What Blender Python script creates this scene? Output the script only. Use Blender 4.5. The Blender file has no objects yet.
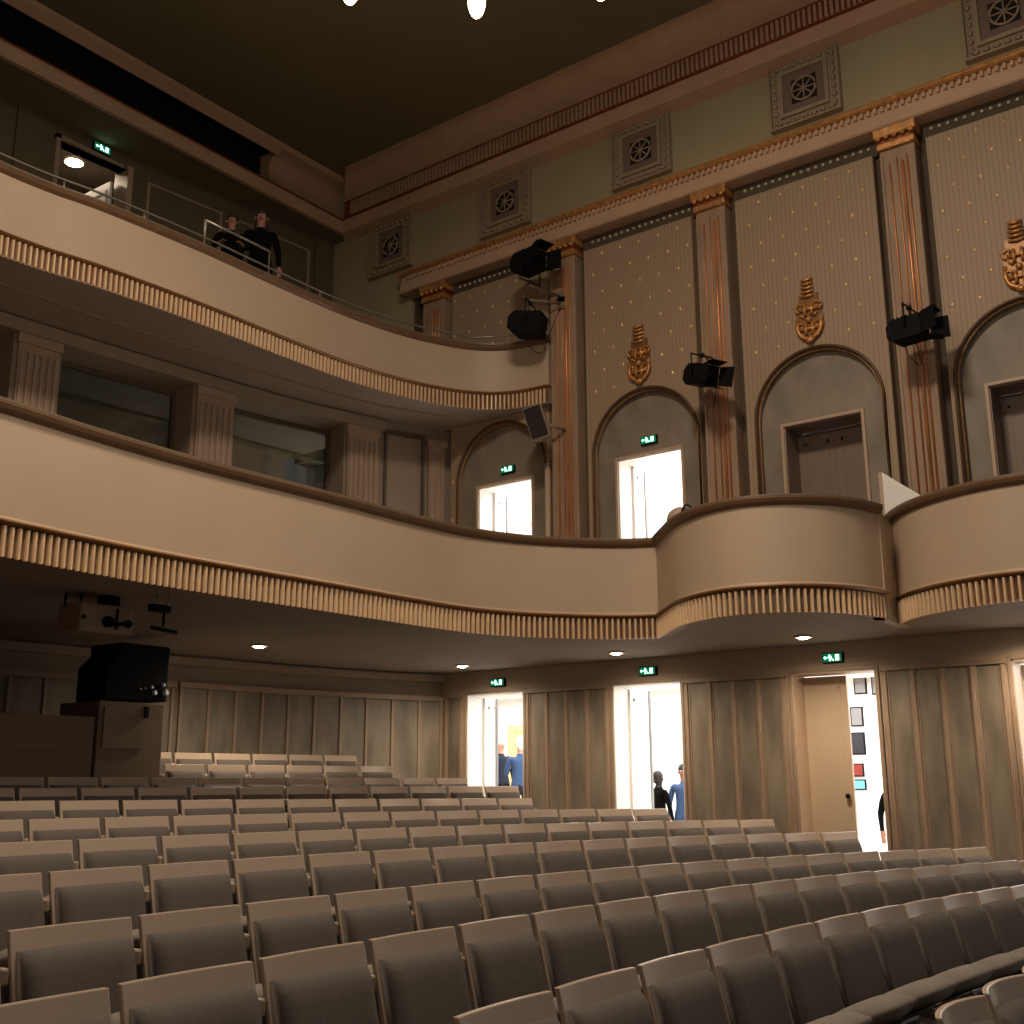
import bpy, bmesh, math, random
from mathutils import Vector, Matrix
random.seed(7)
PI = math.pi
sc = bpy.context.scene
col = sc.collection

# ------------------------------------------------------------------ helpers
def lin(c):
    return tuple(((v/255.0)/12.92 if v/255.0 <= 0.04045 else ((v/255.0+0.055)/1.055)**2.4) for v in c)

def mat(name, rgb, rough=0.6, metal=0.0, var=0.0, scale=3.0, stretch=(1, 1, 1), bump=0.0, emit=0.0, spec=None, alt=None):
    m = bpy.data.materials.new(name); m.use_nodes = True
    nt = m.node_tree; b = nt.nodes['Principled BSDF']
    c = lin(rgb)
    b.inputs['Base Color'].default_value = (*c, 1)
    b.inputs['Roughness'].default_value = rough
    b.inputs['Metallic'].default_value = metal
    if spec is not None: b.inputs['Specular IOR Level'].default_value = spec
    if var > 0 or bump > 0:
        tc = nt.nodes.new('ShaderNodeTexCoord'); mp = nt.nodes.new('ShaderNodeMapping')
        mp.inputs['Scale'].default_value = stretch
        nz = nt.nodes.new('ShaderNodeTexNoise'); nz.inputs['Scale'].default_value = scale; nz.inputs['Detail'].default_value = 5
        nt.links.new(tc.outputs['Object'], mp.inputs['Vector']); nt.links.new(mp.outputs['Vector'], nz.inputs['Vector'])
        if var > 0:
            mx = nt.nodes.new('ShaderNodeMixRGB')
            lo = tuple(v*(1-var) for v in c) if alt is None else lin(alt)
            hi = tuple(min(1, v*(1+var)) for v in c)
            mx.inputs[1].default_value = (*lo, 1); mx.inputs[2].default_value = (*hi, 1)
            rp = nt.nodes.new('ShaderNodeValToRGB'); rp.color_ramp.elements[0].position = .35; rp.color_ramp.elements[1].position = .65
            nt.links.new(nz.outputs['Fac'], rp.inputs['Fac']); nt.links.new(rp.outputs['Color'], mx.inputs[0])
            nt.links.new(mx.outputs[0], b.inputs['Base Color'])
        if bump > 0:
            bp = nt.nodes.new('ShaderNodeBump'); bp.inputs['Strength'].default_value = bump; bp.inputs['Distance'].default_value = .01
            nt.links.new(nz.outputs['Fac'], bp.inputs['Height']); nt.links.new(bp.outputs['Normal'], b.inputs['Normal'])
    if emit > 0:
        b.inputs['Emission Color'].default_value = (*c, 1); b.inputs['Emission Strength'].default_value = emit
    return m

def stripes(name, rgb, rgb2, axis='Y', freq=20.0, rough=.6, duty=.15):
    """board cladding: thin darker joints at a regular spacing, plus a light grain"""
    m = mat(name, rgb, rough); nt = m.node_tree; b = nt.nodes['Principled BSDF']
    tc = nt.nodes.new('ShaderNodeTexCoord'); sx = nt.nodes.new('ShaderNodeSeparateXYZ')
    mu = nt.nodes.new('ShaderNodeMath'); mu.operation = 'MULTIPLY'; mu.inputs[1].default_value = freq
    fr = nt.nodes.new('ShaderNodeMath'); fr.operation = 'FRACT'
    lt = nt.nodes.new('ShaderNodeMath'); lt.operation = 'LESS_THAN'; lt.inputs[1].default_value = duty
    mx = nt.nodes.new('ShaderNodeMixRGB'); mx.inputs[1].default_value = (*lin(rgb), 1); mx.inputs[2].default_value = (*lin(rgb2), 1)
    nt.links.new(tc.outputs['Object'], sx.inputs[0]); nt.links.new(sx.outputs[axis], mu.inputs[0]); nt.links.new(mu.outputs[0], fr.inputs[0])
    nt.links.new(fr.outputs[0], lt.inputs[0]); nt.links.new(lt.outputs[0], mx.inputs[0]); nt.links.new(mx.outputs[0], b.inputs['Base Color'])
    bp = nt.nodes.new('ShaderNodeBump'); bp.inputs['Strength'].default_value = .4; bp.inputs['Distance'].default_value = -.006
    nt.links.new(lt.outputs[0], bp.inputs['Height']); nt.links.new(bp.outputs['Normal'], b.inputs['Normal'])
    return m

M = {}
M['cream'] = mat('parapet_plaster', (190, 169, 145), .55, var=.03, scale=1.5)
M['rail'] = mat('brown_rail', (112, 84, 58), .45, var=.1, scale=6)
M['rail_top'] = mat('grey_rail_top', (120, 104, 86), .4)
M['slat'] = mat('gilt_cream_slat', (236, 204, 164), .42, .1, var=.06, scale=9)
M['slat_gap'] = mat('brown_slat_back', (150, 102, 62), .6)
M['gilt_line'] = mat('brown_gilt_moulding', (140, 98, 58), .4, .3, var=.1, scale=8)
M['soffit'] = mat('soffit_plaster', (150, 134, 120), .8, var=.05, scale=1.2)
M['ceiling'] = mat('olive_ceiling', (124, 114, 86), .9, var=.05, scale=.8)
M['frieze'] = mat('olive_green_frieze', (172, 160, 128), .8, var=.05, scale=1.0)
M['gallery'] = mat('gallery_wall_paint', (104, 96, 74), .85, var=.05, scale=1.0)
M['corn'] = mat('cornice_plaster', (200, 166, 138), .65, var=.06, scale=2)
M['corn_line'] = mat('copper_line', (150, 84, 48), .45, .3)
M['gold'] = mat('worn_gilding', (206, 150, 92), .4, .45, var=.25, scale=14, bump=.25)
M['copper'] = mat('copper_gilding', (190, 128, 84), .36, .4, var=.3, scale=5, stretch=(1, 1, .3))
M['pil'] = mat('pilaster_stone', (160, 134, 112), .6, var=.12, scale=4, stretch=(1, 1, .3))
M['recess'] = mat('dark_recess', (84, 72, 58), .8, var=.08, scale=3)
M['bead'] = mat('pale_bead', (196, 184, 160), .4)
M['boards'] = stripes('beige_boarding', (166, 142, 118), (142, 120, 98), 'Y', 17.0, .55)
M['stud_gold'] = mat('brass_stud', (240, 206, 150), .3, .4)
M['marble'] = mat('grey_marbled_niche', (140, 128, 114), .55, var=.16, scale=2.2, stretch=(1, 1, .6), alt=(122, 111, 98))
M['arch_brown'] = mat('dark_arch_moulding', (92, 66, 44), .45, .2)
M['arch_gold'] = mat('dull_gold_edge', (156, 116, 72), .45, .35, var=.2, scale=12)
M['wall'] = mat('taupe_wall_paint', (178, 158, 140), .75, var=.04, scale=1.2)
M['rearwall'] = mat('rear_wall_paint', (140, 124, 108), .8, var=.05, scale=1.4)
M['panel'] = mat('grey_marbled_panel', (136, 125, 109), .5, var=.15, scale=2.6, stretch=(1.5, 1.5, .5), alt=(112, 102, 88))
M['stile'] = mat('taupe_stile', (156, 134, 114), .5, var=.05, scale=4)
M['frame'] = mat('beige_door_casing', (188, 164, 140), .45)
M['doorleaf'] = mat('taupe_door_leaf', (128, 110, 98), .45)
M['doorcream'] = mat('cream_door_leaf', (204, 182, 156), .4, var=.03, scale=3)
M['white'] = mat('white_paint', (238, 236, 232), .5)
M['pink'] = mat('pale_pink_paint', (240, 216, 208), .5)
M['tan'] = mat('tan_plaster', (214, 190, 140), .6)
M['foyerfloor'] = mat('pale_foyer_floor', (210, 204, 196), .4)
M['floor'] = mat('dark_floor', (66, 56, 48), .6, var=.1, scale=5)
M['black'] = mat('matt_black', (10, 10, 11), .75, spec=.2)
M['blackvoid'] = mat('black_void', (6, 6, 6), .9)
M['darkmetal'] = mat('dark_metal', (30, 30, 32), .4, .6)
M['metal'] = mat('grey_rail_metal', (170, 164, 154), .35, .7)
M['wood'] = mat('beige_lacquered_wood', (188, 168, 150), .28, var=.03, scale=2, stretch=(1, 1, 1))
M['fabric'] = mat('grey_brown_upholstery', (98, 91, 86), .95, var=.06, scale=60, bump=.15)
M['fabric_lit'] = mat('grey_upholstery_lit', (136, 128, 118), .92, var=.06, scale=60, bump=.15)  # back-pad fabric lightened: light on the cushion tops put into the colour
M['post'] = mat('seat_post_metal', (60, 54, 48), .5, .3)
M['postcap'] = mat('pale_post_cap', (178, 160, 138), .4)
M['green'] = mat('exit_sign_green', (8, 120, 82), .4, emit=.5)
M['signglow'] = mat('exit_sign_white', (190, 255, 232), .4, emit=2.5)
M['lampglow'] = mat('lamp_glow', (255, 236, 200), .4, emit=30)
M['bulb'] = mat('frosted_bulb', (255, 222, 168), .4, emit=9)
M['chrome'] = mat('lamp_ring', (210, 200, 185), .3, .8)
M['booth'] = mat('booth_brown', (128, 108, 86), .6, var=.03, scale=2)
M['beige_plastic'] = mat('beige_plastic', (150, 130, 108), .5)
M['lens'] = mat('glass_lens', (180, 190, 200), .08, .3)
M['spk'] = mat('pale_speaker_case', (136, 122, 102), .5)
M['grille'] = mat('dark_speaker_grille', (36, 26, 28), .8)
M['skin'] = mat('skin', (196, 146, 120), .6)
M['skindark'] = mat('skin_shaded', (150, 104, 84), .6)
M['hairdark'] = mat('dark_hair', (30, 22, 18), .7)
M['hairwhite'] = mat('white_hair', (225, 220, 212), .7)
M['cloth_black'] = mat('black_clothing', (9, 9, 10), 1, spec=.1)
M['cloth_blue'] = mat('blue_clothing', (52, 78, 118), .85)
M['cloth_navy'] = mat('navy_clothing', (22, 28, 44), .95)
M['orn_shadow'] = mat('grille_dark', (22, 18, 14), .8)
M['plaque'] = mat('plaque_plaster', (164, 146, 122), .6, var=.06, scale=5)
M['plaque_in'] = mat('plaque_mauve_field', (128, 106, 96), .7)
M['picdark'] = mat('picture_dark', (40, 40, 46), .3)
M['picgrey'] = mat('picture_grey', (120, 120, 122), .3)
M['picred'] = mat('picture_red', (120, 40, 34), .4)
M['picblue'] = mat('picture_blue', (96, 170, 190), .4)

def glass_mat():
    m = bpy.data.materials.new('dark_window_glass'); m.use_nodes = True
    nt = m.node_tree; nt.nodes.remove(nt.nodes['Principled BSDF']); o = nt.nodes['Material Output']
    t = nt.nodes.new('ShaderNodeBsdfTransparent'); t.inputs[0].default_value = (.55, .6, .58, 1)
    g = nt.nodes.new('ShaderNodeBsdfGlossy'); g.inputs['Roughness'].default_value = .05; g.inputs[0].default_value = (.8, .8, .8, 1)
    x = nt.nodes.new('ShaderNodeMixShader'); x.inputs[0].default_value = .09
    nt.links.new(t.outputs[0], x.inputs[1]); nt.links.new(g.outputs[0], x.inputs[2]); nt.links.new(x.outputs[0], o.inputs[0])
    return m
M['glass'] = glass_mat()

class MB:
    """collects faces for ONE mesh object; every face remembers its material"""
    def __init__(s): s.v = []; s.f = []; s.m = []; s.mats = []; s.smooth = []
    def mi(s, m):
        if m not in s.mats: s.mats.append(m)
        return s.mats.index(m)
    def add(s, vs, fs, m, smooth=False, T=None):
        b = len(s.v)
        for p in vs:
            p = Vector(p)
            if T is not None: p = T(p) if callable(T) else T @ p
            s.v.append(tuple(p))
        k = s.mi(m)
        for f in fs: s.f.append(tuple(b+i for i in f)); s.m.append(k); s.smooth.append(smooth)
    def box(s, x0, x1, y0, y1, z0, z1, m, T=None, nx=1):
        vs = []; fs = []
        for i in range(nx+1):
            x = x0+(x1-x0)*i/nx
            vs += [(x, y0, z0), (x, y1, z0), (x, y1, z1), (x, y0, z1)]
        for i in range(nx):
            a = i*4; b = a+4
            for j in range(4): fs.append((a+j, b+j, b+(j+1) % 4, a+(j+1) % 4))
        fs += [(0, 1, 2, 3), (nx*4+3, nx*4+2, nx*4+1, nx*4)]
        s.add(vs, fs, m, False, T)
    def tube(s, pts, r, m, n=8, closed=False, T=None, caps=True):
        pts = [Vector(p) for p in pts]; vs = []; fs = []; N = len(pts)
        rr = r if isinstance(r, (list, tuple)) else [r]*N
        for i, p in enumerate(pts):
            if closed: d = (pts[(i+1) % N]-pts[i-1]).normalized()
            else: d = (pts[min(i+1, N-1)]-pts[max(i-1, 0)]).normalized()
            u = d.cross(Vector((0, 0, 1)));
            if u.length < 1e-3: u = d.cross(Vector((0, 1, 0)))
            u.normalize(); w = d.cross(u)
            for k in range(n):
                a = 2*PI*k/n; vs.append(p+(u*math.cos(a)+w*math.sin(a))*rr[i])
        for i in range(N if closed else N-1):
            a = i*n; b = ((i+1) % N)*n
            for k in range(n): fs.append((a+k, a+(k+1) % n, b+(k+1) % n, b+k))
        if not closed and caps: fs += [tuple(range(n-1, -1, -1)), tuple((N-1)*n+k for k in range(n))]
        s.add(vs, fs, m, True, T)
    def sphere(s, c, r, m, nu=14, nv=9, T=None, sc_=(1, 1, 1), v0=0.0, v1=PI):
        vs = []; fs = []
        for j in range(nv+1):
            t = v0+(v1-v0)*j/nv
            for i in range(nu):
                a = 2*PI*i/nu
                vs.append((c[0]+r*sc_[0]*math.sin(t)*math.cos(a), c[1]+r*sc_[1]*math.sin(t)*math.sin(a), c[2]+r*sc_[2]*math.cos(t)))
        for j in range(nv):
            for i in range(nu): fs.append((j*nu+i, j*nu+(i+1) % nu, (j+1)*nu+(i+1) % nu, (j+1)*nu+i))
        s.add(vs, fs, m, True, T)
    def prism(s, poly, z0, z1, m, T=None):
        n = len(poly); vs = [(p[0], p[1], z0) for p in poly]+[(p[0], p[1], z1) for p in poly]
        fs = [(i, (i+1) % n, n+(i+1) % n, n+i) for i in range(n)]+[tuple(range(n-1, -1, -1)), tuple(range(n, 2*n))]
        s.add(vs, fs, m, False, T)
    def build(s, name, parent=None, loc=(0, 0, 0), bevel=0.0, fix=True):
        me = bpy.data.meshes.new(name); me.from_pydata(s.v, [], s.f)
        for m in s.mats: me.materials.append(m)
        for p, k, sm in zip(me.polygons, s.m, s.smooth): p.material_index = k; p.use_smooth = sm
        if fix:
            bm = bmesh.new(); bm.from_mesh(me)
            bmesh.ops.remove_doubles(bm, verts=bm.verts, dist=1e-5)
            bmesh.ops.recalc_face_normals(bm, faces=bm.faces); bm.to_mesh(me); bm.free()
        o = bpy.data.objects.new(name, me); o.location = loc; col.objects.link(o)
        if parent is not None: o.parent = parent
        if bevel > 0:
            md = o.modifiers.new('bevel', 'BEVEL'); md.width = bevel; md.segments = 2; md.limit_method = 'ANGLE'; md.angle_limit = math.radians(40)
        return o

def empty(name, loc=(0, 0, 0), rz=0, label=None, cat=None, group=None):
    o = bpy.data.objects.new(name, None); o.empty_display_size = .2
    o.location = loc; o.rotation_euler = (0, 0, rz); col.objects.link(o)
    if label: tag(o, label, cat, group)
    return o
def tag(o, label=None, cat=None, group=None, kind=None):
    if label: o['label'] = label
    if cat: o['category'] = cat
    if group: o['group'] = group
    if kind: o['kind'] = kind
    return o
def struct(o, label=None):
    o['kind'] = 'structure'
    if label: o['label'] = label
    return o
def children(o): return [c for c in bpy.data.objects if c.parent == o]
def copy_tree(o, parent=None):
    c = o.copy(); col.objects.link(c)
    if parent is not None: c.parent = parent
    for ch in KIDS.get(o.name, []): copy_tree(ch, c)
    return c
KIDS = {}
def index_kids():
    KIDS.clear()
    for o in bpy.data.objects:
        if o.parent is not None: KIDS.setdefault(o.parent.name, []).append(o)
ORD = ['zeroth', 'first', 'second', 'third', 'fourth', 'fifth', 'sixth', 'seventh', 'eighth', 'ninth', 'tenth', 'eleventh', 'twelfth',
       'thirteenth', 'fourteenth', 'fifteenth', 'sixteenth', 'seventeenth', 'eighteenth', 'nineteenth']

def spline(pts, step=.04):
    """Catmull-Rom curve through plan points, resampled to equal steps"""
    P = [Vector((p[0], p[1])) for p in pts]; P = [2*P[0]-P[1]]+P+[2*P[-1]-P[-2]]; out = []
    for i in range(1, len(P)-2):
        for k in range(24):
            t = k/24; a, b, c, d = P[i-1:i+3]
            out.append(.5*((2*b)+(-a+c)*t+(2*a-5*b+4*c-d)*t*t+(-a+3*b-3*c+d)*t*t*t))
    out.append(P[-2])
    L = [0]
    for a, b in zip(out, out[1:]): L.append(L[-1]+(b-a).length)
    n = max(2, int(L[-1]/step)); res = []; j = 0
    for i in range(n+1):
        t = L[-1]*i/n
        while j < len(L)-2 and L[j+1] < t: j += 1
        f = (t-L[j])/max(1e-9, L[j+1]-L[j]); res.append(out[j].lerp(out[j+1], f))
    return res
def normals(c):
    out = []
    for i in range(len(c)):
        d = (c[min(i+1, len(c)-1)]-c[max(i-1, 0)]).normalized(); out.append(Vector((d.y, -d.x)))   # right-hand side of travel
    return out
def sweep(mb, c, prof, m, smooth=False, caps=True):
    """sweep a closed profile of (outward, z) along a plan curve; outward = right-hand side"""
    N = normals(c); vs = []; fs = []; k = len(prof)
    for p, n in zip(c, N):
        for (d, z) in prof: vs.append((p.x+n.x*d, p.y+n.y*d, z))
    for i in range(len(c)-1):
        for j in range(k): fs.append((i*k+j, (i+1)*k+j, (i+1)*k+(j+1) % k, i*k+(j+1) % k))
    if caps: fs += [tuple(range(k)), tuple((len(c)-1)*k+j for j in range(k-1, -1, -1))]
    mb.add(vs, fs, m, smooth)

# ------------------------------------------------------------------ camera
F_PX = 1139.566; PITCH = .236035; ROLL = -.00409600; YAW = .9249635
fwd = Vector((math.sin(YAW)*math.cos(PITCH), math.cos(YAW)*math.cos(PITCH), math.sin(PITCH)))
rt = Vector((math.cos(YAW), -math.sin(YAW), 0)); up = rt.cross(fwd)
R = math.cos(ROLL)*rt+math.sin(ROLL)*up; U = -math.sin(ROLL)*rt+math.cos(ROLL)*up
cam = bpy.data.cameras.new('camera'); camo = bpy.data.objects.new('camera', cam); col.objects.link(camo)
camo.matrix_world = Matrix(((R.x, U.x, -fwd.x, 0), (R.y, U.y, -fwd.y, 0), (R.z, U.z, -fwd.z, 0), (0, 0, 0, 1)))
cam.sensor_width = 36; cam.lens = F_PX/1024*36; cam.clip_end = 100; cam.clip_start = .05
sc.camera = camo

# ------------------------------------------------------------------ plan of the house
SL = .09                                    # rake of the stalls floor
def floor_z(y): return -1.705+SL*y
WX = 13.0                                   # side wall plane
DOOR0 = [10.12, 7.62, 5.10, 2.60, .10]      # stalls doors
DOOR1 = [9.99, 7.51, 5.04, 2.56, .08]       # balcony doors
PILS = [11.29, 8.77, 6.33, 3.78, 1.30]
BAYS = [(11.29, 8.77), (8.77, 6.33), (6.33, 3.78), (3.78, 1.30), (1.30, -1.2)]
rear_pts = [(-5, 11.9), (0, 12.25), (4, 12.32), (6.5, 12.22), (9, 12.03), (10.5, 11.85), (11.5, 11.62), (12.2, 11.42), (13.05, 11.08)]
REAR = spline(rear_pts, .03)
def rear_at(x):
    lo, hi = 0, len(REAR)-1
    while hi-lo > 1:
        m_ = (lo+hi)//2
        if REAR[m_].x < x: lo = m_
        else: hi = m_
    a, b = REAR[lo], REAR[hi]; f = (x-a.x)/max(1e-9, b.x-a.x); p = a.lerp(b, f); d = (b-a).normalized()
    return p, Vector((-d.y, d.x))            # point and outward (away from the hall) normal
def RT(p):                                   # (x, depth behind the rear wall face, z) -> world
    q, n = rear_at(p.x); return Vector((q.x+n.x*p.y, q.y+n.y*p.y, p.z))
gal_pts = [(-5, 14.2), (2, 14.4), (6, 14.35), (9, 14.2), (11, 14.02), (13.1, 13.85)]
GAL = spline(gal_pts, .05)
def GT(p):
    q = min(GAL, key=lambda a: abs(a.x-p.x)); i = GAL.index(q); a = GAL[max(0, i-1)]; b = GAL[min(len(GAL)-1, i+1)]
    d = (b-a).normalized(); f = (p.x-q.x)/max(1e-6, d.x); q2 = q+d*f
    return Vector((q2.x-d.y*p.y, q2.y+d.x*p.y, p.z))

# --- floor of the stalls with its rear steps
mb = MB()
for i in range(1):
    mb.add([(-5, -1.5, floor_z(-1.5)), (13.0, -1.5, floor_z(-1.5)), (13.0, 12.6, floor_z(12.6)), (-5, 12.6, floor_z(12.6))], [(0, 1, 2, 3)], M['floor'])
    mb.add([(-5, -1.5, -2.2), (13.0, -1.5, -2.2), (13.0, 12.6, -2.2), (-5, 12.6, -2.2)], [(0, 3, 2, 1)], M['floor'])
struct(mb.build('floor', fix=False))
def row_curve(a, xs): return [Vector((x, a[0]*(x-4)**2+a[1]*(x-4)+a[2])) for x in xs]
for (y0, z, xe) in ((10.2, -.74, 11.75), (10.95, -.59, 11.6), (11.75, -.44, 11.5)):
    xs = [-5+(xe+5)*i/40 for i in range(41)]
    front = [(x, min(-(x-4)**2/64+y0-.42, 11.2 if x > 11 else 99)) for x in xs]
    poly = front+[(xe, 11.3 if xe > 11.7 else 11.35)]+[(rear_at(x)[0].x, rear_at(x)[0].y-.02) for x in [xe-.3-i*.8 for i in range(20)] if x > -4.8]+[(-5, 11.85)]
    mb = MB(); mb.prism(poly, -1.6, z, M['floor']); struct(mb.build('floor'))

# --- side wall, stalls storey (door openings cut out)
def wall_with_doors(mb, x0, x1, ya, yb, z0, z1, centres, half, ztop, m):
    edges = [yb]
    for c in sorted(centres, reverse=True): edges += [c+half, c-half]
    edges.append(ya)
    for i in range(0, len(edges), 2):
        if edges[i]-edges[i+1] > 1e-3: mb.box(x0, x1, edges[i+1], edges[i], z0, z1, m)
    for c in centres: mb.box(x0, x1, c-half, c+half, ztop, z1, m)
HD = .515
mb = MB(); wall_with_doors(mb, WX, WX+.36, -1.5, 11.4, -2.2, 1.625, DOOR0, HD, 1.30, M['wall'])
struct(mb.build('wall_right'))
# upper side wall
mb = MB(); wall_with_doors(mb, WX+.12, WX+.42, -1.5, 11.4, 1.625, 5.5, DOOR1, .5, 4.40, M['recess'])
mb.box(WX+.12, WX+.42, -1.5, 14.6, 5.5, 8.3, M['recess']); struct(mb.build('wall_right_upper'))
mb = MB(); mb.box(WX+.10, WX+.42, -1.5, 14.6, 8.3, 10.5, M['frieze'])
mb.box(WX+.05, WX+.12, 11.9, 14.6, 5.5, 8.3, M['frieze']); struct(mb.build('wall_right_frieze'))

# --- wall panelling between the stalls doors
def panelling(ya, yb, n, label):
    t = empty('wall_panelling', (WX, (ya+yb)/2, floor_z((ya+yb)/2)), 0, label, 'wall panelling', 'panelling between the stalls doors')
    inv = Matrix.Translation(-Vector(t.location)); z0 = floor_z(min(ya, yb))-.02; w = (yb-ya)/n
    for k in range(n):
        b = MB(); b.box(WX-.012, WX, ya+k*w+.03, ya+(k+1)*w-.03, z0+.1, 1.26, M['panel'], inv); b.build('panel', t)
    for k in range(n+1):
        y = ya+k*w; b = MB(); b.box(WX-.035, WX, y-.02, y+.02, z0+.1, 1.26, M['stile'], inv)
        b.box(WX-.02, WX, y-.045, y+.045, z0+.1, 1.26, M['stile'], inv); b.build('stile', t, bevel=.006)
    b = MB(); b.box(WX-.045, WX, ya-.05, yb+.05, 1.26, 1.31, M['stile'], inv); b.build('top_rail', t)
    b = MB(); b.box(WX-.05, WX, ya-.05, yb+.05, z0-.1, z0+.1, M['stile'], inv); b.build('skirting', t)
panelling(10.72, 11.02, 1, 'narrow marbled wall panel beside the leftmost stalls door, near the rear corner')
panelling(8.22, 9.52, 4, 'grey marbled wall panelling between the leftmost and the middle stalls doors')
panelling(5.72, 7.02, 4, 'grey marbled wall panelling between the wide bright doorway and the half shut cream door')
panelling(3.2, 4.48, 4, 'grey marbled wall panelling at the right edge, right of the half shut cream door')

# door casings and leaves, stalls level
def casing(mb, x, c, half, z0, z1, m, w=.035, d=.02):
    mb.box(x-d, x, c-half-w, c-half, z0, z1+w, m); mb.box(x-d, x, c+half, c+half+w, z0, z1+w, m); mb.box(x-d, x, c-half, c+half, z1, z1+w, m)
def leaf(name, hinge, ang, w, z0, z1, m, parent, knob=None, t=.045, panelled=True):
    """door leaf as its own part; local x runs from the hinge"""
    o = MB(); o.box(0, w, -t/2, t/2, 0, z1-z0, m)
    if panelled:
        for s in (-1, 1):
            y = s*(t/2+.006)
            for (a, b, c_, d) in ((.08, w-.08, .12, .16), (.08, w-.08, z1-z0-.16, z1-z0-.12), (.08, .11, .12, z1-z0-.12), (w-.11, w-.08, .12, z1-z0-.12)):
                o.box(a, b, min(y, s*t/2), max(y, s*t/2), c_, d, m)
    q = o.build(name, parent); q.location = Vector(hinge)-Vector(parent.location); q.rotation_euler = (0, 0, ang)
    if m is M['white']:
        e = MB(); e.box(w-.045, w+.003, -t/2-.014, t/2+.014, 0, z1-z0, M['picgrey']); e.build('edge_shade', q)  # grey band colours in the shade on the leaf's free edge
    if knob:
        k = MB(); k.sphere((w-.06, -t/2-.045, knob-z0), .03, M['black']); k.tube([(w-.06, -t/2, knob-z0), (w-.06, -t/2-.03, knob-z0)], .012, M['black']); k.build('door_handle', q)
    return q
lab0 = ['open doorway at the far left of the stalls, white leaf swung out, two people beyond',
        'wide open bright doorway in the middle of the stalls wall, white leaf swung out',
        'doorway with a half shut cream door leaf and black knob',
        'doorway at the right edge of the stalls wall, mostly cut off by the picture edge',
        'doorway beyond the right picture edge']
for i, c in enumerate(DOOR0):
    zf = floor_z(c)-.05
    t = empty('door_%d' % (i+1), (WX, c, zf)); struct(t, lab0[i]); inv = Matrix.Translation(-Vector(t.location))
    b = MB(); casing(b, WX, c, HD, zf, 1.30, M['stile']); b2 = b
    b.v = [tuple(inv @ Vector(v)) for v in b.v]; b.build('casing', t, bevel=.005)
    b = MB(); m = M['frame'] if i > 1 else M['white']                 # reveal lining
    b.box(WX, WX+.36, c+HD-.02, c+HD, zf, 1.30, m, inv); b.box(WX, WX+.36, c-HD, c-HD+.02, zf, 1.30, m, inv); b.box(WX, WX+.36, c-HD, c+HD, 1.28, 1.30, m, inv)
    b.build('door_lining', t)
    if i == 2:
        leaf('door_leaf', (WX+.34, c+HD-.015, zf), -PI/2+.02, .535, zf, 1.27, M['doorcream'], t, knob=-.13)
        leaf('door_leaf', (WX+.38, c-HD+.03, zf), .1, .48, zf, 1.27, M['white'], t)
    else:
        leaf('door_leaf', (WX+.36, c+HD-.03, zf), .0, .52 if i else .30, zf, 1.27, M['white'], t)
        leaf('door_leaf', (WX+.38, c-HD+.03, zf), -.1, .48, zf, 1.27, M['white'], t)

# --- foyers behind the side wall
mb = MB()
mb.add([(WX+.36, -1.5, floor_z(-1.5)-.05), (18.5, -1.5, floor_z(-1.5)-.05), (18.5, 14.5, floor_z(14.5)-.05), (WX+.36, 14.5, floor_z(14.5)-.05)], [(0, 1, 2, 3)], M['foyerfloor'])
struct(mb.build('floor', fix=False))
mb = MB(); mb.box(17.6, 17.8, -1.5, 14.5, -2.2, 8, M['white'])
mb.box(WX+.42, 17.6, -1.7, -1.5, -2.2, 8, M['white']); mb.box(WX+.42, 17.6, 14.5, 14.7, -2.2, 8, M['white'])
struct(mb.build('wall_foyer'))
mb = MB(); mb.box(WX+.36, 17.7, -1.5, 14.5, 1.62, 1.95, M['white']); struct(mb.build('ceiling'))
mb = MB(); mb.box(WX+.42, 17.7, -1.5, 14.5, 5.0, 5.2, M['pink']); struct(mb.build('ceiling'))
# tan doorway on the far foyer wall seen through the left door
t = empty('door_6', (17.6, 12.5, -1.0)); struct(t, 'tan framed passage opening deep in the foyer behind the two talking people')
inv = Matrix.Translation(-Vector(t.location))
b = MB(); b.box(17.54, 17.6, 11.6, 11.75, -1.0, 1.0, M['tan'], inv); b.box(17.54, 17.6, 13.2, 13.35, -1, 1.0, M['tan'], inv); b.box(17.54, 17.6, 11.6, 13.35, 1.0, 1.12, M['tan'], inv); b.build('casing', t)
b = MB(); b.box(17.56, 17.6, 11.75, 13.2, -1.0, 1.0, M['tan'], inv); b.build('door_leaf', t)
# framed pictures on the foyer wall (through the half shut door)
pics = [(6.46, 1.52, .20, .30, 'picgrey', 'grey framed picture at the top left of the foyer wall group'), (6.18, 1.50, .20, .30, 'picgrey', 'grey framed picture at the top right of the foyer wall group'),
        (6.55, 1.03, .2, .30, 'picgrey', 'grey framed picture below the top pair on the foyer wall'), (6.56, .62, .22, .34, 'picdark', 'dark framed picture in the middle of the foyer wall group'),
        (6.60, .22, .2, .2, 'picred', 'small red picture low on the foyer wall'), (6.58, .0, .2, .16, 'picblue', 'small pale blue picture lowest on the foyer wall')]
for (y, z, w, h, mk, lb) in pics:
    t = empty('framed_picture', (17.6, y, z), 0, lb, 'picture')
    b = MB(); b.box(-.03, 0, -w/2, w/2, -h/2, h/2, M['black']); b.build('frame', t)
    b = MB(); b.box(-.036, -.03, -w/2+.02, w/2-.02, -h/2+.02, h/2-.02, M[mk]); b.build('image', t)

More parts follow.
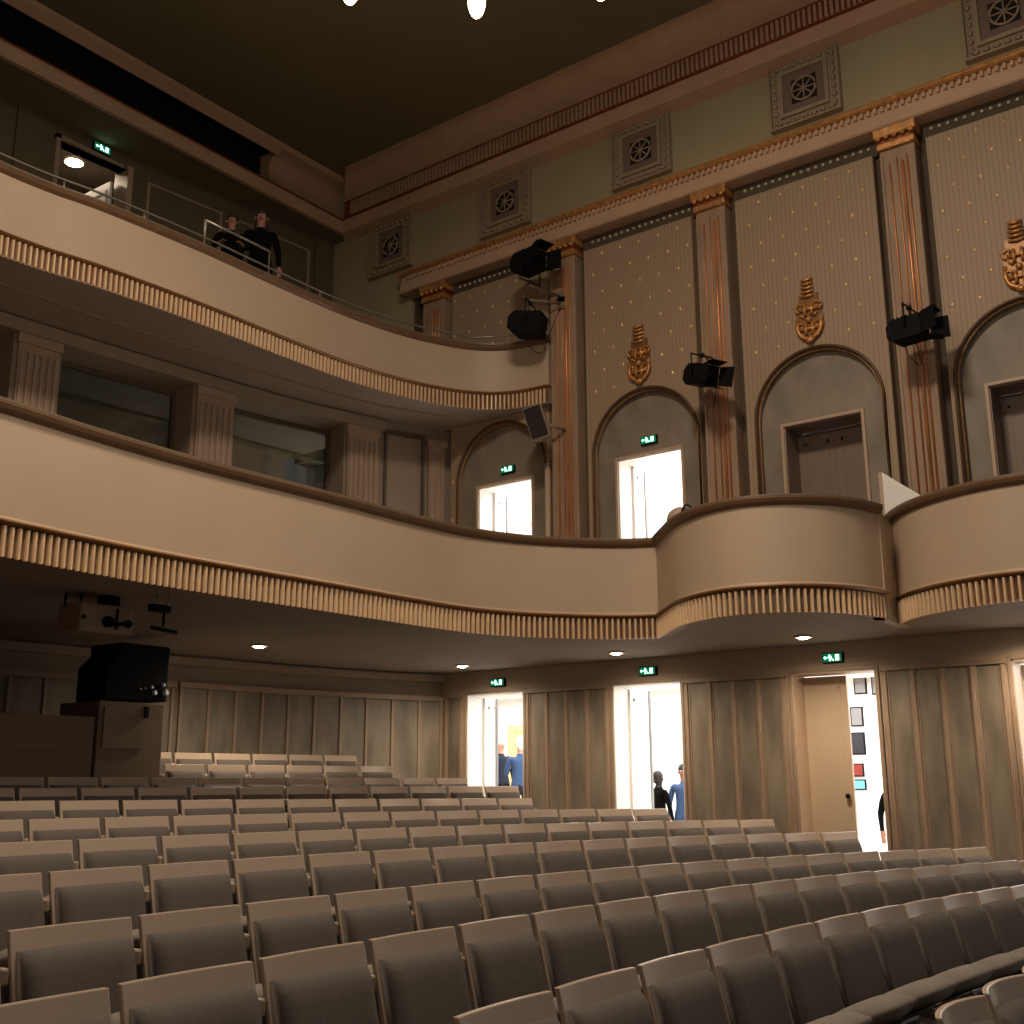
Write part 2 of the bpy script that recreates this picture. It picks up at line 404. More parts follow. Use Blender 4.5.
# --- bays of the upper side wall: boarded panel with an arch, niche, door
def arch_outline(c, r, zs, n=28): return [(c+r*math.cos(PI*k/n), zs+r*math.sin(PI*k/n)) for k in range(n+1)]
ARCH_R = .83; ZS = 4.50; Z0 = 1.95; ZT = 7.66
labs_b = ['boarded wall bay with brown studs left of the leftmost full pilaster, above the upper balcony', 'boarded wall bay above the wide bright balcony doorway',
          'boarded wall bay above the closed double doors', 'boarded wall bay with pale studs at the right edge', 'boarded wall bay beyond the right picture edge']
for i, (c, (yb, ya)) in enumerate(zip(DOOR1, BAYS)):
    y0 = ya+.33; y1 = yb-.33
    mid = (y0+y1)/2
    t = empty('wall_bay', (WX, mid, Z0), 0, labs_b[i], 'wall bay', 'boarded bays of the side wall'); inv = Matrix.Translation(-Vector(t.location))
    b = MB(); xf, xb = WX-.02, WX+.115; m = M['boards']
    A = arch_outline(c, ARCH_R, ZS); A = A[::-1]                         # from low y to high y
    for (pa, pb) in ((y0, c-ARCH_R), (c+ARCH_R, y1)): b.box(xf, xb, pa, pb, Z0, ZT, m, inv)
    for (a, d) in zip(A, A[1:]):
        vs = [(xf, a[0], a[1]), (xf, d[0], d[1]), (xf, d[0], ZT), (xf, a[0], ZT), (xb, a[0], a[1]), (xb, d[0], d[1])]
        b.add(vs, [(0, 1, 2, 3), (0, 4, 5, 1)], m, False, inv)
    # studs in a staggered grid
    for r_ in range(-10, 6):
        z = 6.345+.3*r_
        if z > ZT-.1 or z < 2.6: continue
        for k in range(-5, 6):
            y = c+.31*k+(.155 if r_ % 2 else 0)
            if y < y0+.04 or y > y1-.04: continue
            if z < ZS and abs(y-c) < ARCH_R+.06: continue
            if z >= ZS and math.hypot(y-c, z-ZS) < ARCH_R+.07: continue
            if abs(y-c) < .24 and 5.35 < z < 6.4: continue
            b.sphere((xf, y, z), .026, M['stud_gold'], 8, 5, inv, (.4, .8, 1.1))
    b.build('boarding', t)
    b = MB()                                                             # arch moulding
    path = [(xf-.01, c-ARCH_R, Z0)]+[(xf-.01, p[0], p[1]) for p in A]+[(xf-.01, c+ARCH_R, Z0)]
    b.tube(path, .019, M['arch_brown'], 8, T=inv); b.build('arch_moulding', t)
    b = MB(); path = [(xf+.03, c-ARCH_R+.035, Z0)]+[(xf+.03, c+(p[0]-c)*.958, ZS+(p[1]-ZS)*.958) for p in A]+[(xf+.03, c+ARCH_R-.035, Z0)]
    b.tube(path, .012, M['arch_gold'], 6, T=inv); b.build('arch_inner_edge', t)
    b = MB(); m = M['marble']; xn = WX+.09                                # niche back around the door
    b.box(xn, WX+.118, c-ARCH_R, c-.5, Z0, ZS, m, inv); b.box(xn, WX+.118, c+.5, c+ARCH_R, Z0, ZS, m, inv); b.box(xn, WX+.118, c-.5, c+.5, 4.40, ZS, m, inv)
    b.add([(xn, p[0], p[1]) for p in A], [tuple(range(len(A)))], m, False, inv); b.build('niche_panel', t)
    # beaded dark head of the bay
    b = MB(); b.box(WX+.06, WX+.13, y0-.045, y1+.045, ZT+.02, 7.92, M['recess'], inv)
    n = int((y1-y0)/.1)
    for k in range(n): b.sphere((WX+.05, y0+.06+k*.1, 7.80), .026, M['bead'], 6, 4, inv)
    b.build('beaded_head', t)
labs_u = ['balcony doorway under the upper balcony, open, white light beyond', 'wide open balcony doorway with white light, below the left cartouche', 'closed taupe double doors in the arched niche behind the left box',
          'closed pale doors in the arched niche at the right edge', 'closed doors beyond the right picture edge']
for i, c in enumerate(DOOR1):
    t = empty('door_%d' % (i+7), (WX+.12, c, Z0)); struct(t, labs_u[i]); inv = Matrix.Translation(-Vector(t.location))
    b = MB(); casing(b, WX+.09, c, .5, Z0, 4.40, M['frame'], .04, .03); b.v = [tuple(inv @ Vector(v)) for v in b.v]; b.build('casing', t, bevel=.005)
    b = MB(); m = M['doorleaf'] if i > 1 else M['white']
    for (a, d) in ((c-.5, c-.485), (c+.485, c+.5)): b.box(WX+.09, WX+.56, a, d, Z0, 4.40, m, inv)
    b.box(WX+.09, WX+.56, c-.5, c+.5, 4.385, 4.40, m, inv); b.build('door_lining', t)
    if i > 1:
        leaf('door_leaf', (WX+.50, c+.485, Z0), -PI/2, .484, Z0, 4.38, M['doorleaf'], t)
        leaf('door_leaf', (WX+.50, c-.485, Z0), PI/2, .484, Z0, 4.38, M['doorleaf'], t)
    else:
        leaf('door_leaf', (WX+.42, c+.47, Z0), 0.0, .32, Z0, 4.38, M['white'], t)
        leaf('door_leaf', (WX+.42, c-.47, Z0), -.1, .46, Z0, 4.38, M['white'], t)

# --- pilasters
labs_p = ['short gilt pilaster at the end of the entablature behind the upper balcony', 'gilt fluted pilaster behind the pair of black stage lights', 'gilt fluted pilaster between the wide bright doorway and the closed doors',
          'gilt fluted pilaster behind the rightmost black stage light', 'gilt fluted pilaster beyond the right picture edge']
for i, y in enumerate(PILS):
    t = empty('pilaster', (WX, y, Z0), 0, labs_p[i], 'pilaster', 'fluted pilasters of the side wall'); inv = Matrix.Translation(-Vector(t.location))
    zb_ = 5.64 if i == 0 else Z0
    b = MB(); b.box(WX-.10, WX+.118, y-.215, y+.215, zb_, 7.62, M['pil'], inv); b.box(WX-.115, WX-.1, y-.215, y-.175, zb_, 7.55, M['pil'], inv); b.box(WX-.115, WX-.1, y+.175, y+.215, zb_, 7.55, M['pil'], inv); b.build('shaft', t, bevel=.008)
    for k, (dy, rr) in enumerate(((-.115, .015), (-.055, .022), (.01, .011), (.10, .013))):
        b = MB(); b.tube([(WX-.105, y+dy, zb_+.02), (WX-.105, y+dy, 7.45-.06*(k % 2)), (WX-.1, y+dy, 7.5-.06*(k % 2))], [rr, rr, .004], M['copper'], 8, T=inv); b.build('flute', t)
    b = MB(); g = M['gold']
    b.box(WX-.15, WX+.1, y-.235, y+.235, 7.62, 7.70, g, inv); b.box(WX-.13, WX+.1, y-.225, y+.225, 7.70, 7.76, M['corn_line'], inv)
    b.box(WX-.17, WX+.1, y-.26, y+.26, 7.78, 7.90, g, inv)
    for k in range(5): b.sphere((WX-.16, y-.2+.1*k, 7.765), .042, g, 8, 6, inv, (.8, 1, .7))
    b.build('capital', t, bevel=.012)

# --- entablature above the bays (projecting), frieze cornice, cove
def extrude_y(mb, prof, ya, yb, m, smooth=False, mitre=None):
    """profile of (x, z); mitre(x) gives the far end for every profile point"""
    k = len(prof); vs = [(x, ya, z) for x, z in prof]+[(x, yb if mitre is None else mitre(x), z) for x, z in prof]
    fs = [(j, (j+1) % k, k+(j+1) % k, k+j) for j in range(k)]+[tuple(range(k-1, -1, -1)), tuple(range(k, 2*k))]
    mb.add(vs, fs, m, smooth)
t = empty('entablature', (WX, 5, 7.9), 0, 'long projecting entablature with gilt top moulding above the pilasters', 'entablature')
def reb(b, t):
    inv = Matrix.Translation(-Vector(t.location)); b.v = [tuple(inv @ Vector(v)) for v in b.v]
    return b
b = MB(); extrude_y(b, [(WX+.12, 7.9), (WX-.17, 7.9), (WX-.19, 7.92), (WX-.19, 8.08), (WX-.16, 8.10), (WX-.16, 8.2), (WX+.12, 8.2)], -1.5, 11.95, M['corn']); reb(b, t).build('fascia', t)
b = MB()
for k in range(int(13.3/.085)): b.box(WX-.20, WX-.16, -1.4+k*.085, -1.4+k*.085+.04, 8.11, 8.175, M['corn'])
reb(b, t).build('dentil_course', t)['kind'] = 'stuff'
b = MB(); extrude_y(b, [(WX+.1, 8.18), (WX-.21, 8.18), (WX-.245, 8.21), (WX-.235, 8.25), (WX-.2, 8.27), (WX+.0, 8.36), (WX+.12, 8.38)], -1.5, 11.98, M['gold'], False); reb(b, t).build('gilt_top_moulding', t, bevel=.006)

# cornice of the ceiling
t = empty('ceiling_cornice', (WX, 5, 9.45), 0, 'coved ceiling cornice with a band of fine red-brown teeth along the side wall', 'cornice')
CY = 13.36
def mitre(x): return CY-(12.85-x)
b = MB(); m = M['corn']
extrude_y(b, [(WX+.12, 9.42), (WX-.13, 9.48), (WX-.17, 9.60), (WX-.2, 9.66), (WX+.12, 9.66)], -1.5, 0, m, mitre=mitre); reb(b, t).build('lower_fascia', t)
b = MB(); extrude_y(b, [(WX+.12, 9.66), (WX-.185, 9.66), (WX-.185, 9.69), (WX-.22, 9.70), (WX-.22, 9.95), (WX-.25, 9.97), (WX+.12, 9.97)], -1.5, 0, M['corn_line'], mitre=mitre); reb(b, t).build('toothed_band_back', t)
b = MB()
for k in range(int((CY-.2+1.4)/.075)): b.box(WX-.25, WX-.21, -1.4+k*.075, -1.4+k*.075+.042, 9.70, 9.94, M['corn'])
reb(b, t).build('toothed_band', t)['kind'] = 'stuff'
b = MB(); prof = [(WX+.12, 9.97), (WX-.26, 9.97)]
for k in range(9): a = PI/2*k/8; prof.append((WX-.26-.26*(1-math.cos(a)), 9.98+.38*math.sin(a)))
prof += [(WX-.56, 10.36), (WX-.56, 10.4), (WX+.12, 10.4)]
extrude_y(b, prof, -1.5, 0, m, mitre=mitre); reb(b, t).build('cove', t)

t = empty('ceiling_cornice', (6, CY, 9.45), 0, 'ceiling cornice running across the rear, with the long black lighting slot in it', 'cornice')
def extrude_x(mb, prof, xa, xb, m, mitred=True):
    """profile of (dy, z): dy measured from the rear cornice line towards the back"""
    k = len(prof); vs = [(xa, CY+d, z) for d, z in prof]+[((12.85+d) if mitred else xb, CY+d, z) for d, z in prof]
    fs = [(j, (j+1) % k, k+(j+1) % k, k+j) for j in range(k)]+[tuple(range(k-1, -1, -1)), tuple(range(k, 2*k))]
    mb.add(vs, fs, m)
b = MB(); extrude_x(b, [(.0, 9.44), (.0, 9.50), (-.03, 9.6), (-.03, 9.64), (.08, 9.64), (.08, 9.44)], -5, 12.9, M['corn']); reb(b, t).build('lower_beam', t)
b = MB(); extrude_x(b, [(-.02, 9.64), (-.05, 9.66), (-.05, 9.66), (.0, 9.66), (.0, 9.64)], -5, 12.9, M['corn_line']); reb(b, t).build('copper_line', t)
b = MB(); prof = [(-.02, 9.70), (.02, 9.78)]
for k in range(9): a = PI*k/8; prof.append((.05+.18*math.sin(a), 9.8+.5*(1-math.cos(a))/2))
prof += [(-.1, 10.32), (-.14, 10.4), (.5, 10.4), (.5, 9.70)]
extrude_x(b, prof, 11.3, 12.9, M['corn'], False); reb(b, t).build('corner_cove', t)
b = MB(); extrude_x(b, [(-.14, 10.4), (-.12, 10.34), (-.02, 10.27), (-.02, 10.22), (.0, 10.22), (.0, 10.4)], -5, 11.3, M['corn'], False); reb(b, t).build('upper_frame', t)
b = MB(); b.box(-5, 11.3, CY+.45, CY+.5, 9.6, 10.4, M['blackvoid']); b.box(-5, 11.3, CY+.09, CY+.45, 9.6, 9.62, M['blackvoid']); b.box(-5, 11.3, CY+.02, CY+.45, 10.36, 10.39, M['blackvoid']); reb(b, t).build('slot_back', t)
mb = MB(); mb.box(-5, 12.95, -1.5, CY+.5, 10.4, 10.6, M['ceiling']); struct(mb.build('ceiling'))

# --- gallery rear wall, ceiling, floor
def wall_curve_box(mb, x0, x1, d0, d1, z0, z1, m, TT, step=.25):
    mb.box(x0, x1, d0, d1, z0, z1, m, TT, nx=max(1, int((x1-x0)/step)))
mb = MB(); m = M['gallery']
wall_curve_box(mb, -4.9, 7.95, 0, .2, 5.4, 9.7, m, GT); wall_curve_box(mb, 9.05, 13.1, 0, .2, 5.4, 9.7, m, GT)
wall_curve_box(mb, 7.95, 9.05, 0, .2, 9.22, 9.7, m, GT); wall_curve_box(mb, 7.95, 9.05, 0, .2, 5.4, 6.8, m, GT)
struct(mb.build('wall_gallery_rear'))
mb = MB(); mb.box(-5, 13.1, CY+.06, 14.6, 9.47, 9.6, M['ceiling']); struct(mb.build('ceiling'))
for (xa, xb, lb) in ((5.9, 7.0, ''), (9.4, 10.75, ''), (10.95, 12.55, '')):
    b = MB()
    for (p, q, r_, s) in ((xa, xb, 9.12, 9.16), (xa, xa+.05, 7.0, 9.12), (xb-.05, xb, 7.0, 9.12)): wall_curve_box(b, p, q, -.03, 0, r_, s, M['plaque'], GT)
    struct(b.build('trim_%d' % (1+int(xa > 9)+int(xa > 10.8))))
b = MB(); wall_curve_box(b, 12.66, 12.95, -.05, 0, 6.8, 9.5, M['gallery'], GT); wall_curve_box(b, 7.3, 7.7, -.05, 0, 6.8, 9.5, M['gallery'], GT); struct(b.build('trim_4'))
mb = MB()
mb.add([(-5, 10.9, 5.7), (12.95, 10.9, 5.7), (12.95, 14.2, 6.85), (-5, 14.2, 6.85)], [(0, 1, 2, 3)], M['floor'])
mb.add([(-5, 14.2, 6.85), (12.95, 14.2, 6.85), (12.95, 17, 6.85), (-5, 17, 6.85)], [(0, 1, 2, 3)], M['floor']); struct(mb.build('floor', fix=False))
# door in the gallery wall with its leaf swung back and a lamp beyond
t = empty('door_12', (8.5, 14.25, 6.85)); struct(t, 'gallery doorway at the top left with a pale panelled leaf swung back'); inv = Matrix.Translation(-Vector(t.location))
b = MB(); b.box(7.88, 7.95, 14.2, 14.5, 6.85, 9.28, M['plaque'], inv); b.box(9.05, 9.14, 14.15, 14.5, 6.85, 9.28, M['frame'], inv); b.box(7.88, 9.14, 14.2, 14.45, 9.22, 9.28, M['plaque'], inv); b.build('casing', t)
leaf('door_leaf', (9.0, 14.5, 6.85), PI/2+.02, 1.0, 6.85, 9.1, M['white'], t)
mb = MB(); mb.box(5.5, 11, 17, 17.1, 6.8, 9.8, M['rearwall']); mb.box(5.4, 5.5, 14.4, 17.1, 6.8, 9.8, M['rearwall']); mb.box(11, 11.1, 14.4, 17.1, 6.8, 9.8, M['rearwall']); struct(mb.build('wall_gallery_lobby'))
mb = MB(); mb.box(5.4, 11.1, 14.6, 17.1, 9.7, 9.8, M['rearwall']); struct(mb.build('ceiling'))

# --- rear wall of the stalls and of the lower balcony
mb = MB(); wall_curve_box(mb, -4.9, 13.02, 0, .25, -1.4, 1.62, M['rearwall'], RT); struct(mb.build('wall_rear'))
mb = MB(); wall_curve_box(mb, -4.9, 13.02, -.07, 0, 1.50, 1.60, M['stile'], RT); struct(mb.build('trim_5'))
def rear_panels(xs, label):
    t = empty('wall_panelling', RT(Vector(((xs[0]+xs[-1])/2, 0, -.5))), 0, label, 'wall panelling'); inv = Matrix.Translation(-Vector(t.location))
    TT = lambda p: inv @ RT(p)
    for a, d in zip(xs, xs[1:]):
        b = MB(); b.box(a+.02, d-.02, -.015, 0, -.45, 1.22, M['panel'], TT); b.build('panel', t)
    for a in xs:
        b = MB(); b.box(a-.02, a+.02, -.035, 0, -.45, 1.22, M['stile'], TT); b.build('stile', t, bevel=.005)
    b = MB(); wall_curve_box(b, xs[0]-.04, xs[-1]+.04, -.055, 0, 1.22, 1.29, M['stile'], TT); b.build('top_rail', t)
rear_panels([9.02+.402*k for k in range(10)]+[12.97], 'dark grey marbled panelling on the rear wall, right of the control booth')
rear_panels([5.6, 6.02, 6.42, 6.84, 7.26, 7.68, 8.1, 8.5, 8.9], 'dark grey marbled panelling on the rear wall, behind the control booth')

# lower balcony rear wall: windows between broad pilasters
WIN = [(4.7, 6.5), (7.1, 8.93), (9.58, 11.36)]
mb = MB(); m = M['rearwall']
for (a, d) in ((-4.9, 4.7), (6.5, 7.1), (8.93, 9.58), (11.36, 13.12)): wall_curve_box(mb, a, d, 0, .5, 1.62, 5.4, m, RT)
for (a, d) in WIN: wall_curve_box(mb, a, d, 0, .5, 5.22, 5.4, m, RT); wall_curve_box(mb, a, d, 0, .5, 1.62, 2.95, m, RT)
struct(mb.build('wall_rear_balcony'))
mb = MB(); wall_curve_box(mb, -4.9, 12.0, -.10, 0, 5.22, 5.38, M['rearwall'], RT); struct(mb.build('trim_6'))
mb = MB(); mb.box(2, 12.6, 14.4, 14.5, 2, 5.6, M['rearwall']); mb.box(2, 12.6, 12.9, 14.5, 5.45, 5.55, M['rearwall']); struct(mb.build('wall_rear_booths'))
wl = ['dark wide window left of the leftmost broad pilaster, on the left picture edge', 'dark wide window between the two left broad pilasters', 'dark wide window between the middle and right broad pilasters']
for i, (a, d) in enumerate(WIN):
    t = empty('window_%d' % (i+1), RT(Vector(((a+d)/2, .45, 2.95)))); struct(t, wl[i]); inv = Matrix.Translation(-Vector(t.location)); TT = lambda p, inv=inv: inv @ RT(p)
    b = MB(); wall_curve_box(b, a, d, .44, .455, 2.95, 5.15, M['glass'], TT, .4); b.build('pane', t)
    b = MB()
    for (p, q, r_, s) in ((a, a+.05, 2.95, 5.2), (d-.05, d, 2.95, 5.2), (a, d, 5.15, 5.22), (a, d, 2.95, 3.0)): wall_curve_box(b, p, q, .42, .48, r_, s, M['recess'], TT, .4)
    b.build('window_frame', t)
for (xa, xb, lb) in ((6.55, 7.05, 'broad brown fluted pilaster near the left edge, above the lower balcony'), (8.98, 9.53, 'broad brown fluted pilaster between the two dark windows'),
                     (11.4, 11.9, 'broad brown fluted pilaster right of the dark windows'), (12.72, 12.98, 'narrow brown pilaster in the corner of the lower balcony')):
    t = empty('pilaster', RT(Vector(((xa+xb)/2, 0, 1.95))), 0, lb, 'pilaster'); inv = Matrix.Translation(-Vector(t.location)); TT = lambda p, inv=inv: inv @ RT(p)
    b = MB(); b.box(xa, xb, -.05, .02, 1.95, 5.1, M['stile'], TT); b.build('shaft', t)
    n = 6 if xb-xa > .3 else 3
    for k in range(n):
        x = xa+(xb-xa)*(k+.5)/n; b = MB(); b.box(x-.02, x+.02, -.075, -.05, 2.2, 5.0, M['stile'], TT); b.build('flute', t, bevel=.01)
    b = MB(); b.box(xa-.03, xb+.03, -.085, .02, 5.1, 5.22, M['stile'], TT); b.build('capital', t, bevel=.01)
b = MB()
for (p, q, r_, s) in ((12.02, 12.06, 2.1, 5.25), (12.62, 12.66, 2.1, 5.25), (12.02, 12.66, 5.2, 5.27)): b.box(p, q, -.04, 0, r_, s, M['recess'], RT)
struct(b.build('trim_7'))

# --- balcony slabs
P1 = spline([(-1.2, 7.0), (1.5, 7.4), (4.1, 7.70), (5.0, 7.80), (6.0, 7.84), (7.4, 7.80), (8.7, 7.78), (9.5, 7.70), (10.15, 7.44), (10.7, 7.02), (11.02, 6.66), (11.17, 6.36)], .065)
B1 = spline([(11.15, 6.34), (10.80, 6.03), (10.41, 5.66), (10.16, 5.25), (10.07, 4.83), (10.18, 4.45), (10.45, 4.12), (10.82, 3.90), (11.22, 3.80)], .065)
B2 = spline([(11.9, 3.95), (11.5, 3.68), (11.2, 3.36), (10.98, 2.95), (10.87, 2.5), (10.92, 2.05), (11.12, 1.68), (11.5, 1.40), (11.95, 1.28)], .065)
P2 = spline([(-1.2, 10.6), (2.5, 10.75), (5.5, 10.83), (6.6, 10.72), (7.9, 10.66), (9.2, 10.68), (10.4, 10.66), (11.4, 10.5), (12.1, 10.24), (12.52, 9.95), (12.76, 9.55), (12.84, 9.0)], .065)
def slab(name, front, back, z0, z1, m):
    poly = [(p[0], p[1]) for p in front]+[(p[0], p[1]) for p in back]
    bm = bmesh.new(); vs = [bm.verts.new((x, y, z0)) for x, y in poly]; f = bm.faces.new(vs)
    r_ = bmesh.ops.extrude_face_region(bm, geom=[f]); bmesh.ops.translate(bm, verts=[v for v in r_['geom'] if isinstance(v, bmesh.types.BMVert)], vec=(0, 0, z1-z0))
    bmesh.ops.triangulate(bm, faces=[f for f in bm.faces if len(f.verts) > 4]); bmesh.ops.recalc_face_normals(bm, faces=bm.faces)
    me = bpy.data.meshes.new(name); bm.to_mesh(me); bm.free(); me.materials.append(m)
    o = bpy.data.objects.new(name, me); col.objects.link(o); return o
back1 = [(13.1, 1.2), (13.1, 11.08)]+[(rear_at(x)[0].x, rear_at(x)[0].y-.01) for x in [12.8-.4*k for k in range(36)]]
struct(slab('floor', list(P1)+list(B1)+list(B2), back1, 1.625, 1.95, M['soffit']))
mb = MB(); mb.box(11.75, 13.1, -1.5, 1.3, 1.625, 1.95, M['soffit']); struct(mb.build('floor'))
back2 = [(12.99, 9.0), (12.99, 11.10)]+[(rear_at(x)[0].x, rear_at(x)[0].y+.02) for x in [12.8-.4*k for k in range(36)]]
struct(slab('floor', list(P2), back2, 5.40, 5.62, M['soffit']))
# soffit ring lines (shallow mouldings)
mb = MB(); off = [p-Vector((0, 0)) for p in spline([(-1.2, 11.3), (4, 11.45), (6.6, 11.45), (9, 11.35), (10.6, 11.2), (11.6, 10.95), (12.4, 10.6)], .2)]
sweep(mb, off, [(-.03, 5.385), (.03, 5.385), (.03, 5.41), (-.03, 5.41)], M['rearwall']); struct(mb.build('trim_8'))

def parapet(name, label, cat, curve, z0, z1, side=1, band=.24):
    """plaster balcony front: fluted band, brown moulding, plain face and rail; curve runs with the hall on its right"""
    c0 = curve[len(curve)//2]; t = empty(name, (c0.x, c0.y, z0), 0, label, cat); inv = Matrix.Translation(-Vector(t.location))
    def fin(b, nm, **k): b.v = [tuple(inv @ Vector(v)) for v in b.v]; return b.build(nm, t, **k)
    zb = z0+band
    b = MB(); sweep(b, curve, [(.012, zb+.04), (.004, zb+.06), (.004, z1-.1), (-.13, z1-.1), (-.13, zb+.04)], M['cream'], False); fin(b, 'plaster_face')
    b = MB(); sweep(b, curve, [(-.1, z0+.015), (.0, z0+.015), (.0, zb), (-.1, zb)], M['slat_gap'], False); fin(b, 'band_backing')
    b = MB(); N = normals(curve)
    for p, n in zip(curve[:-1], N):
        d = Vector((-n.y, n.x)); w = .0145
        pts = [(p.x+d.x*a+n.x*o, p.y+d.y*a+n.y*o) for a, o in ((-w, .0), (-w, .018), (-w*.5, .034), (w*.5, .034), (w, .018), (w, .0))]
        b.prism(pts, z0+.0, zb-.012, M['slat'])
    fin(b, 'fluted_band')
    b = MB(); sweep(b, curve, [(-.05, zb), (.035, zb), (.055, zb+.018), (.045, zb+.034), (.012, zb+.04), (-.05, zb+.04)], M['gilt_line'], False); fin(b, 'lower_moulding')
    b = MB(); sweep(b, curve, [(-.16, z1-.1), (.015, z1-.1), (.045, z1-.07), (.06, z1-.035), (.05, z1-.02), (-.16, z1-.02)], M['rail'], False); fin(b, 'hand_rail')
    b = MB(); sweep(b, curve, [(-.17, z1-.02), (.055, z1-.02), (.055, z1), (-.17, z1)], M['rail_top'], False); fin(b, 'rail_cap')
    return t
parapet('balcony_front', 'long cream front of the lower balcony, sweeping right from the left picture edge', 'balcony front', P1, 1.60, 2.75)
parapet('theatre_box', 'rounded cream front of the left box, in front of the closed doors', 'theatre box', B1, 1.60, 2.76)
parapet('theatre_box', 'rounded cream front of the right box, cut off by the right picture edge', 'theatre box', B2, 1.60, 2.77)
parapet('balcony_front', 'cream front of the upper balcony, ending at the leftmost tall pilaster', 'balcony front', P2, 5.40, 6.42, band=.23)
mb = MB(); mb.box(11.2, 11.32, 3.79, 3.93, 1.6, 2.78, M['cream']); mb.box(11.2, 12.0, 3.83, 3.93, 1.6, 2.7, M['cream']); struct(mb.build('trim_9'))
# white screen between the boxes
t = empty('box_screen', (12.0, 3.95, 2.7), 0, 'small white bent screen standing between the two boxes', 'screen')
b = MB(); b.add([(11.95, 3.98, 2.5), (12.35, 3.98, 2.5), (12.35, 3.98, 3.3), (11.95, 3.98, 3.3), (11.95, 4.02, 2.5), (12.35, 4.02, 2.5), (12.35, 4.02, 3.3), (11.95, 4.02, 3.3)],
      [(0, 1, 2, 3), (7, 6, 5, 4), (3, 2, 6, 7), (0, 3, 7, 4), (1, 5, 6, 2), (0, 4, 5, 1)], M['frame'], False, Matrix.Translation(-Vector(t.location))); b.build('side_panel', t, bevel=.01)
b = MB(); b.add([(11.95, 3.98, 2.5), (11.95, 3.55, 2.5), (11.95, 3.55, 2.95), (11.95, 3.98, 3.3), (11.99, 3.98, 2.5), (11.99, 3.55, 2.5), (11.99, 3.55, 2.95), (11.99, 3.98, 3.3)],
      [(0, 1, 2, 3), (7, 6, 5, 4), (3, 2, 6, 7), (0, 3, 7, 4), (1, 5, 6, 2), (0, 4, 5, 1)], M['white'], False, Matrix.Translation(-Vector(t.location))); b.build('front_panel', t, bevel=.01)
# rounded grey lamp on the left end of the box
t = empty('monitor_lamp', (11.15, 6.02, 2.78), 0, 'rounded pale grey lamp behind the left end of the left box rail', 'lamp')
b = MB(); b.sphere((0, 0, .12), .16, M['postcap'], 16, 10, None, (1.1, 1, 1)); b.build('housing', t)
b = MB(); b.tube([(.16*math.cos(a), -.1, .12+.17*math.sin(a)) for a in [PI*k/10 for k in range(11)]], .012, M['darkmetal'], 6); b.build('yoke', t)
b = MB(); b.box(-.1, .1, -.08, .08, -.06, 0, M['postcap']); b.build('foot', t)

# upper balcony metal rail
t = empty('guard_rail', (8, 10.72, 6.4), 0, 'thin grey metal guard rail above the upper balcony front, with a raised middle bay', 'railing'); inv = Matrix.Translation(-Vector(t.location))
def p2_at(x):
    p = min(P2, key=lambda q: abs(q.x-x)); return Vector((p.x, p.y+.06, 0))
line = [Vector((p.x, p.y+.05, 6.56)) for p in P2[::3] if p.x < 12.2]+[Vector((12.5, 10.1, 6.56)), Vector((12.75, 9.6, 6.56)), Vector((12.86, 9.0, 6.56))]
b = MB(); b.tube(line, .014, M['metal'], 6, T=inv); b.build('lower_rail', t)
b = MB(); b.tube([p2_at(7.97)+Vector((0, 0, 6.42)), p2_at(7.97)+Vector((0, 0, 6.80)), p2_at(8.5)+Vector((0, 0, 6.80)), p2_at(9.0)+Vector((0, 0, 6.80)), p2_at(9.0)+Vector((0, 0, 6.42))], .018, M['metal'], 6, T=inv); b.build('raised_rail', t)
for x in (5.1, 6.13, 7.15, 9.9, 10.9, 11.9, 12.7):
    q = p2_at(x) if x < 12.5 else Vector((12.72, 9.66, 0)); b = MB(); b.tube([q+Vector((0, 0, 6.4)), q+Vector((0, 0, 6.56))], .014, M['metal'], 6, T=inv); b.build('post', t)

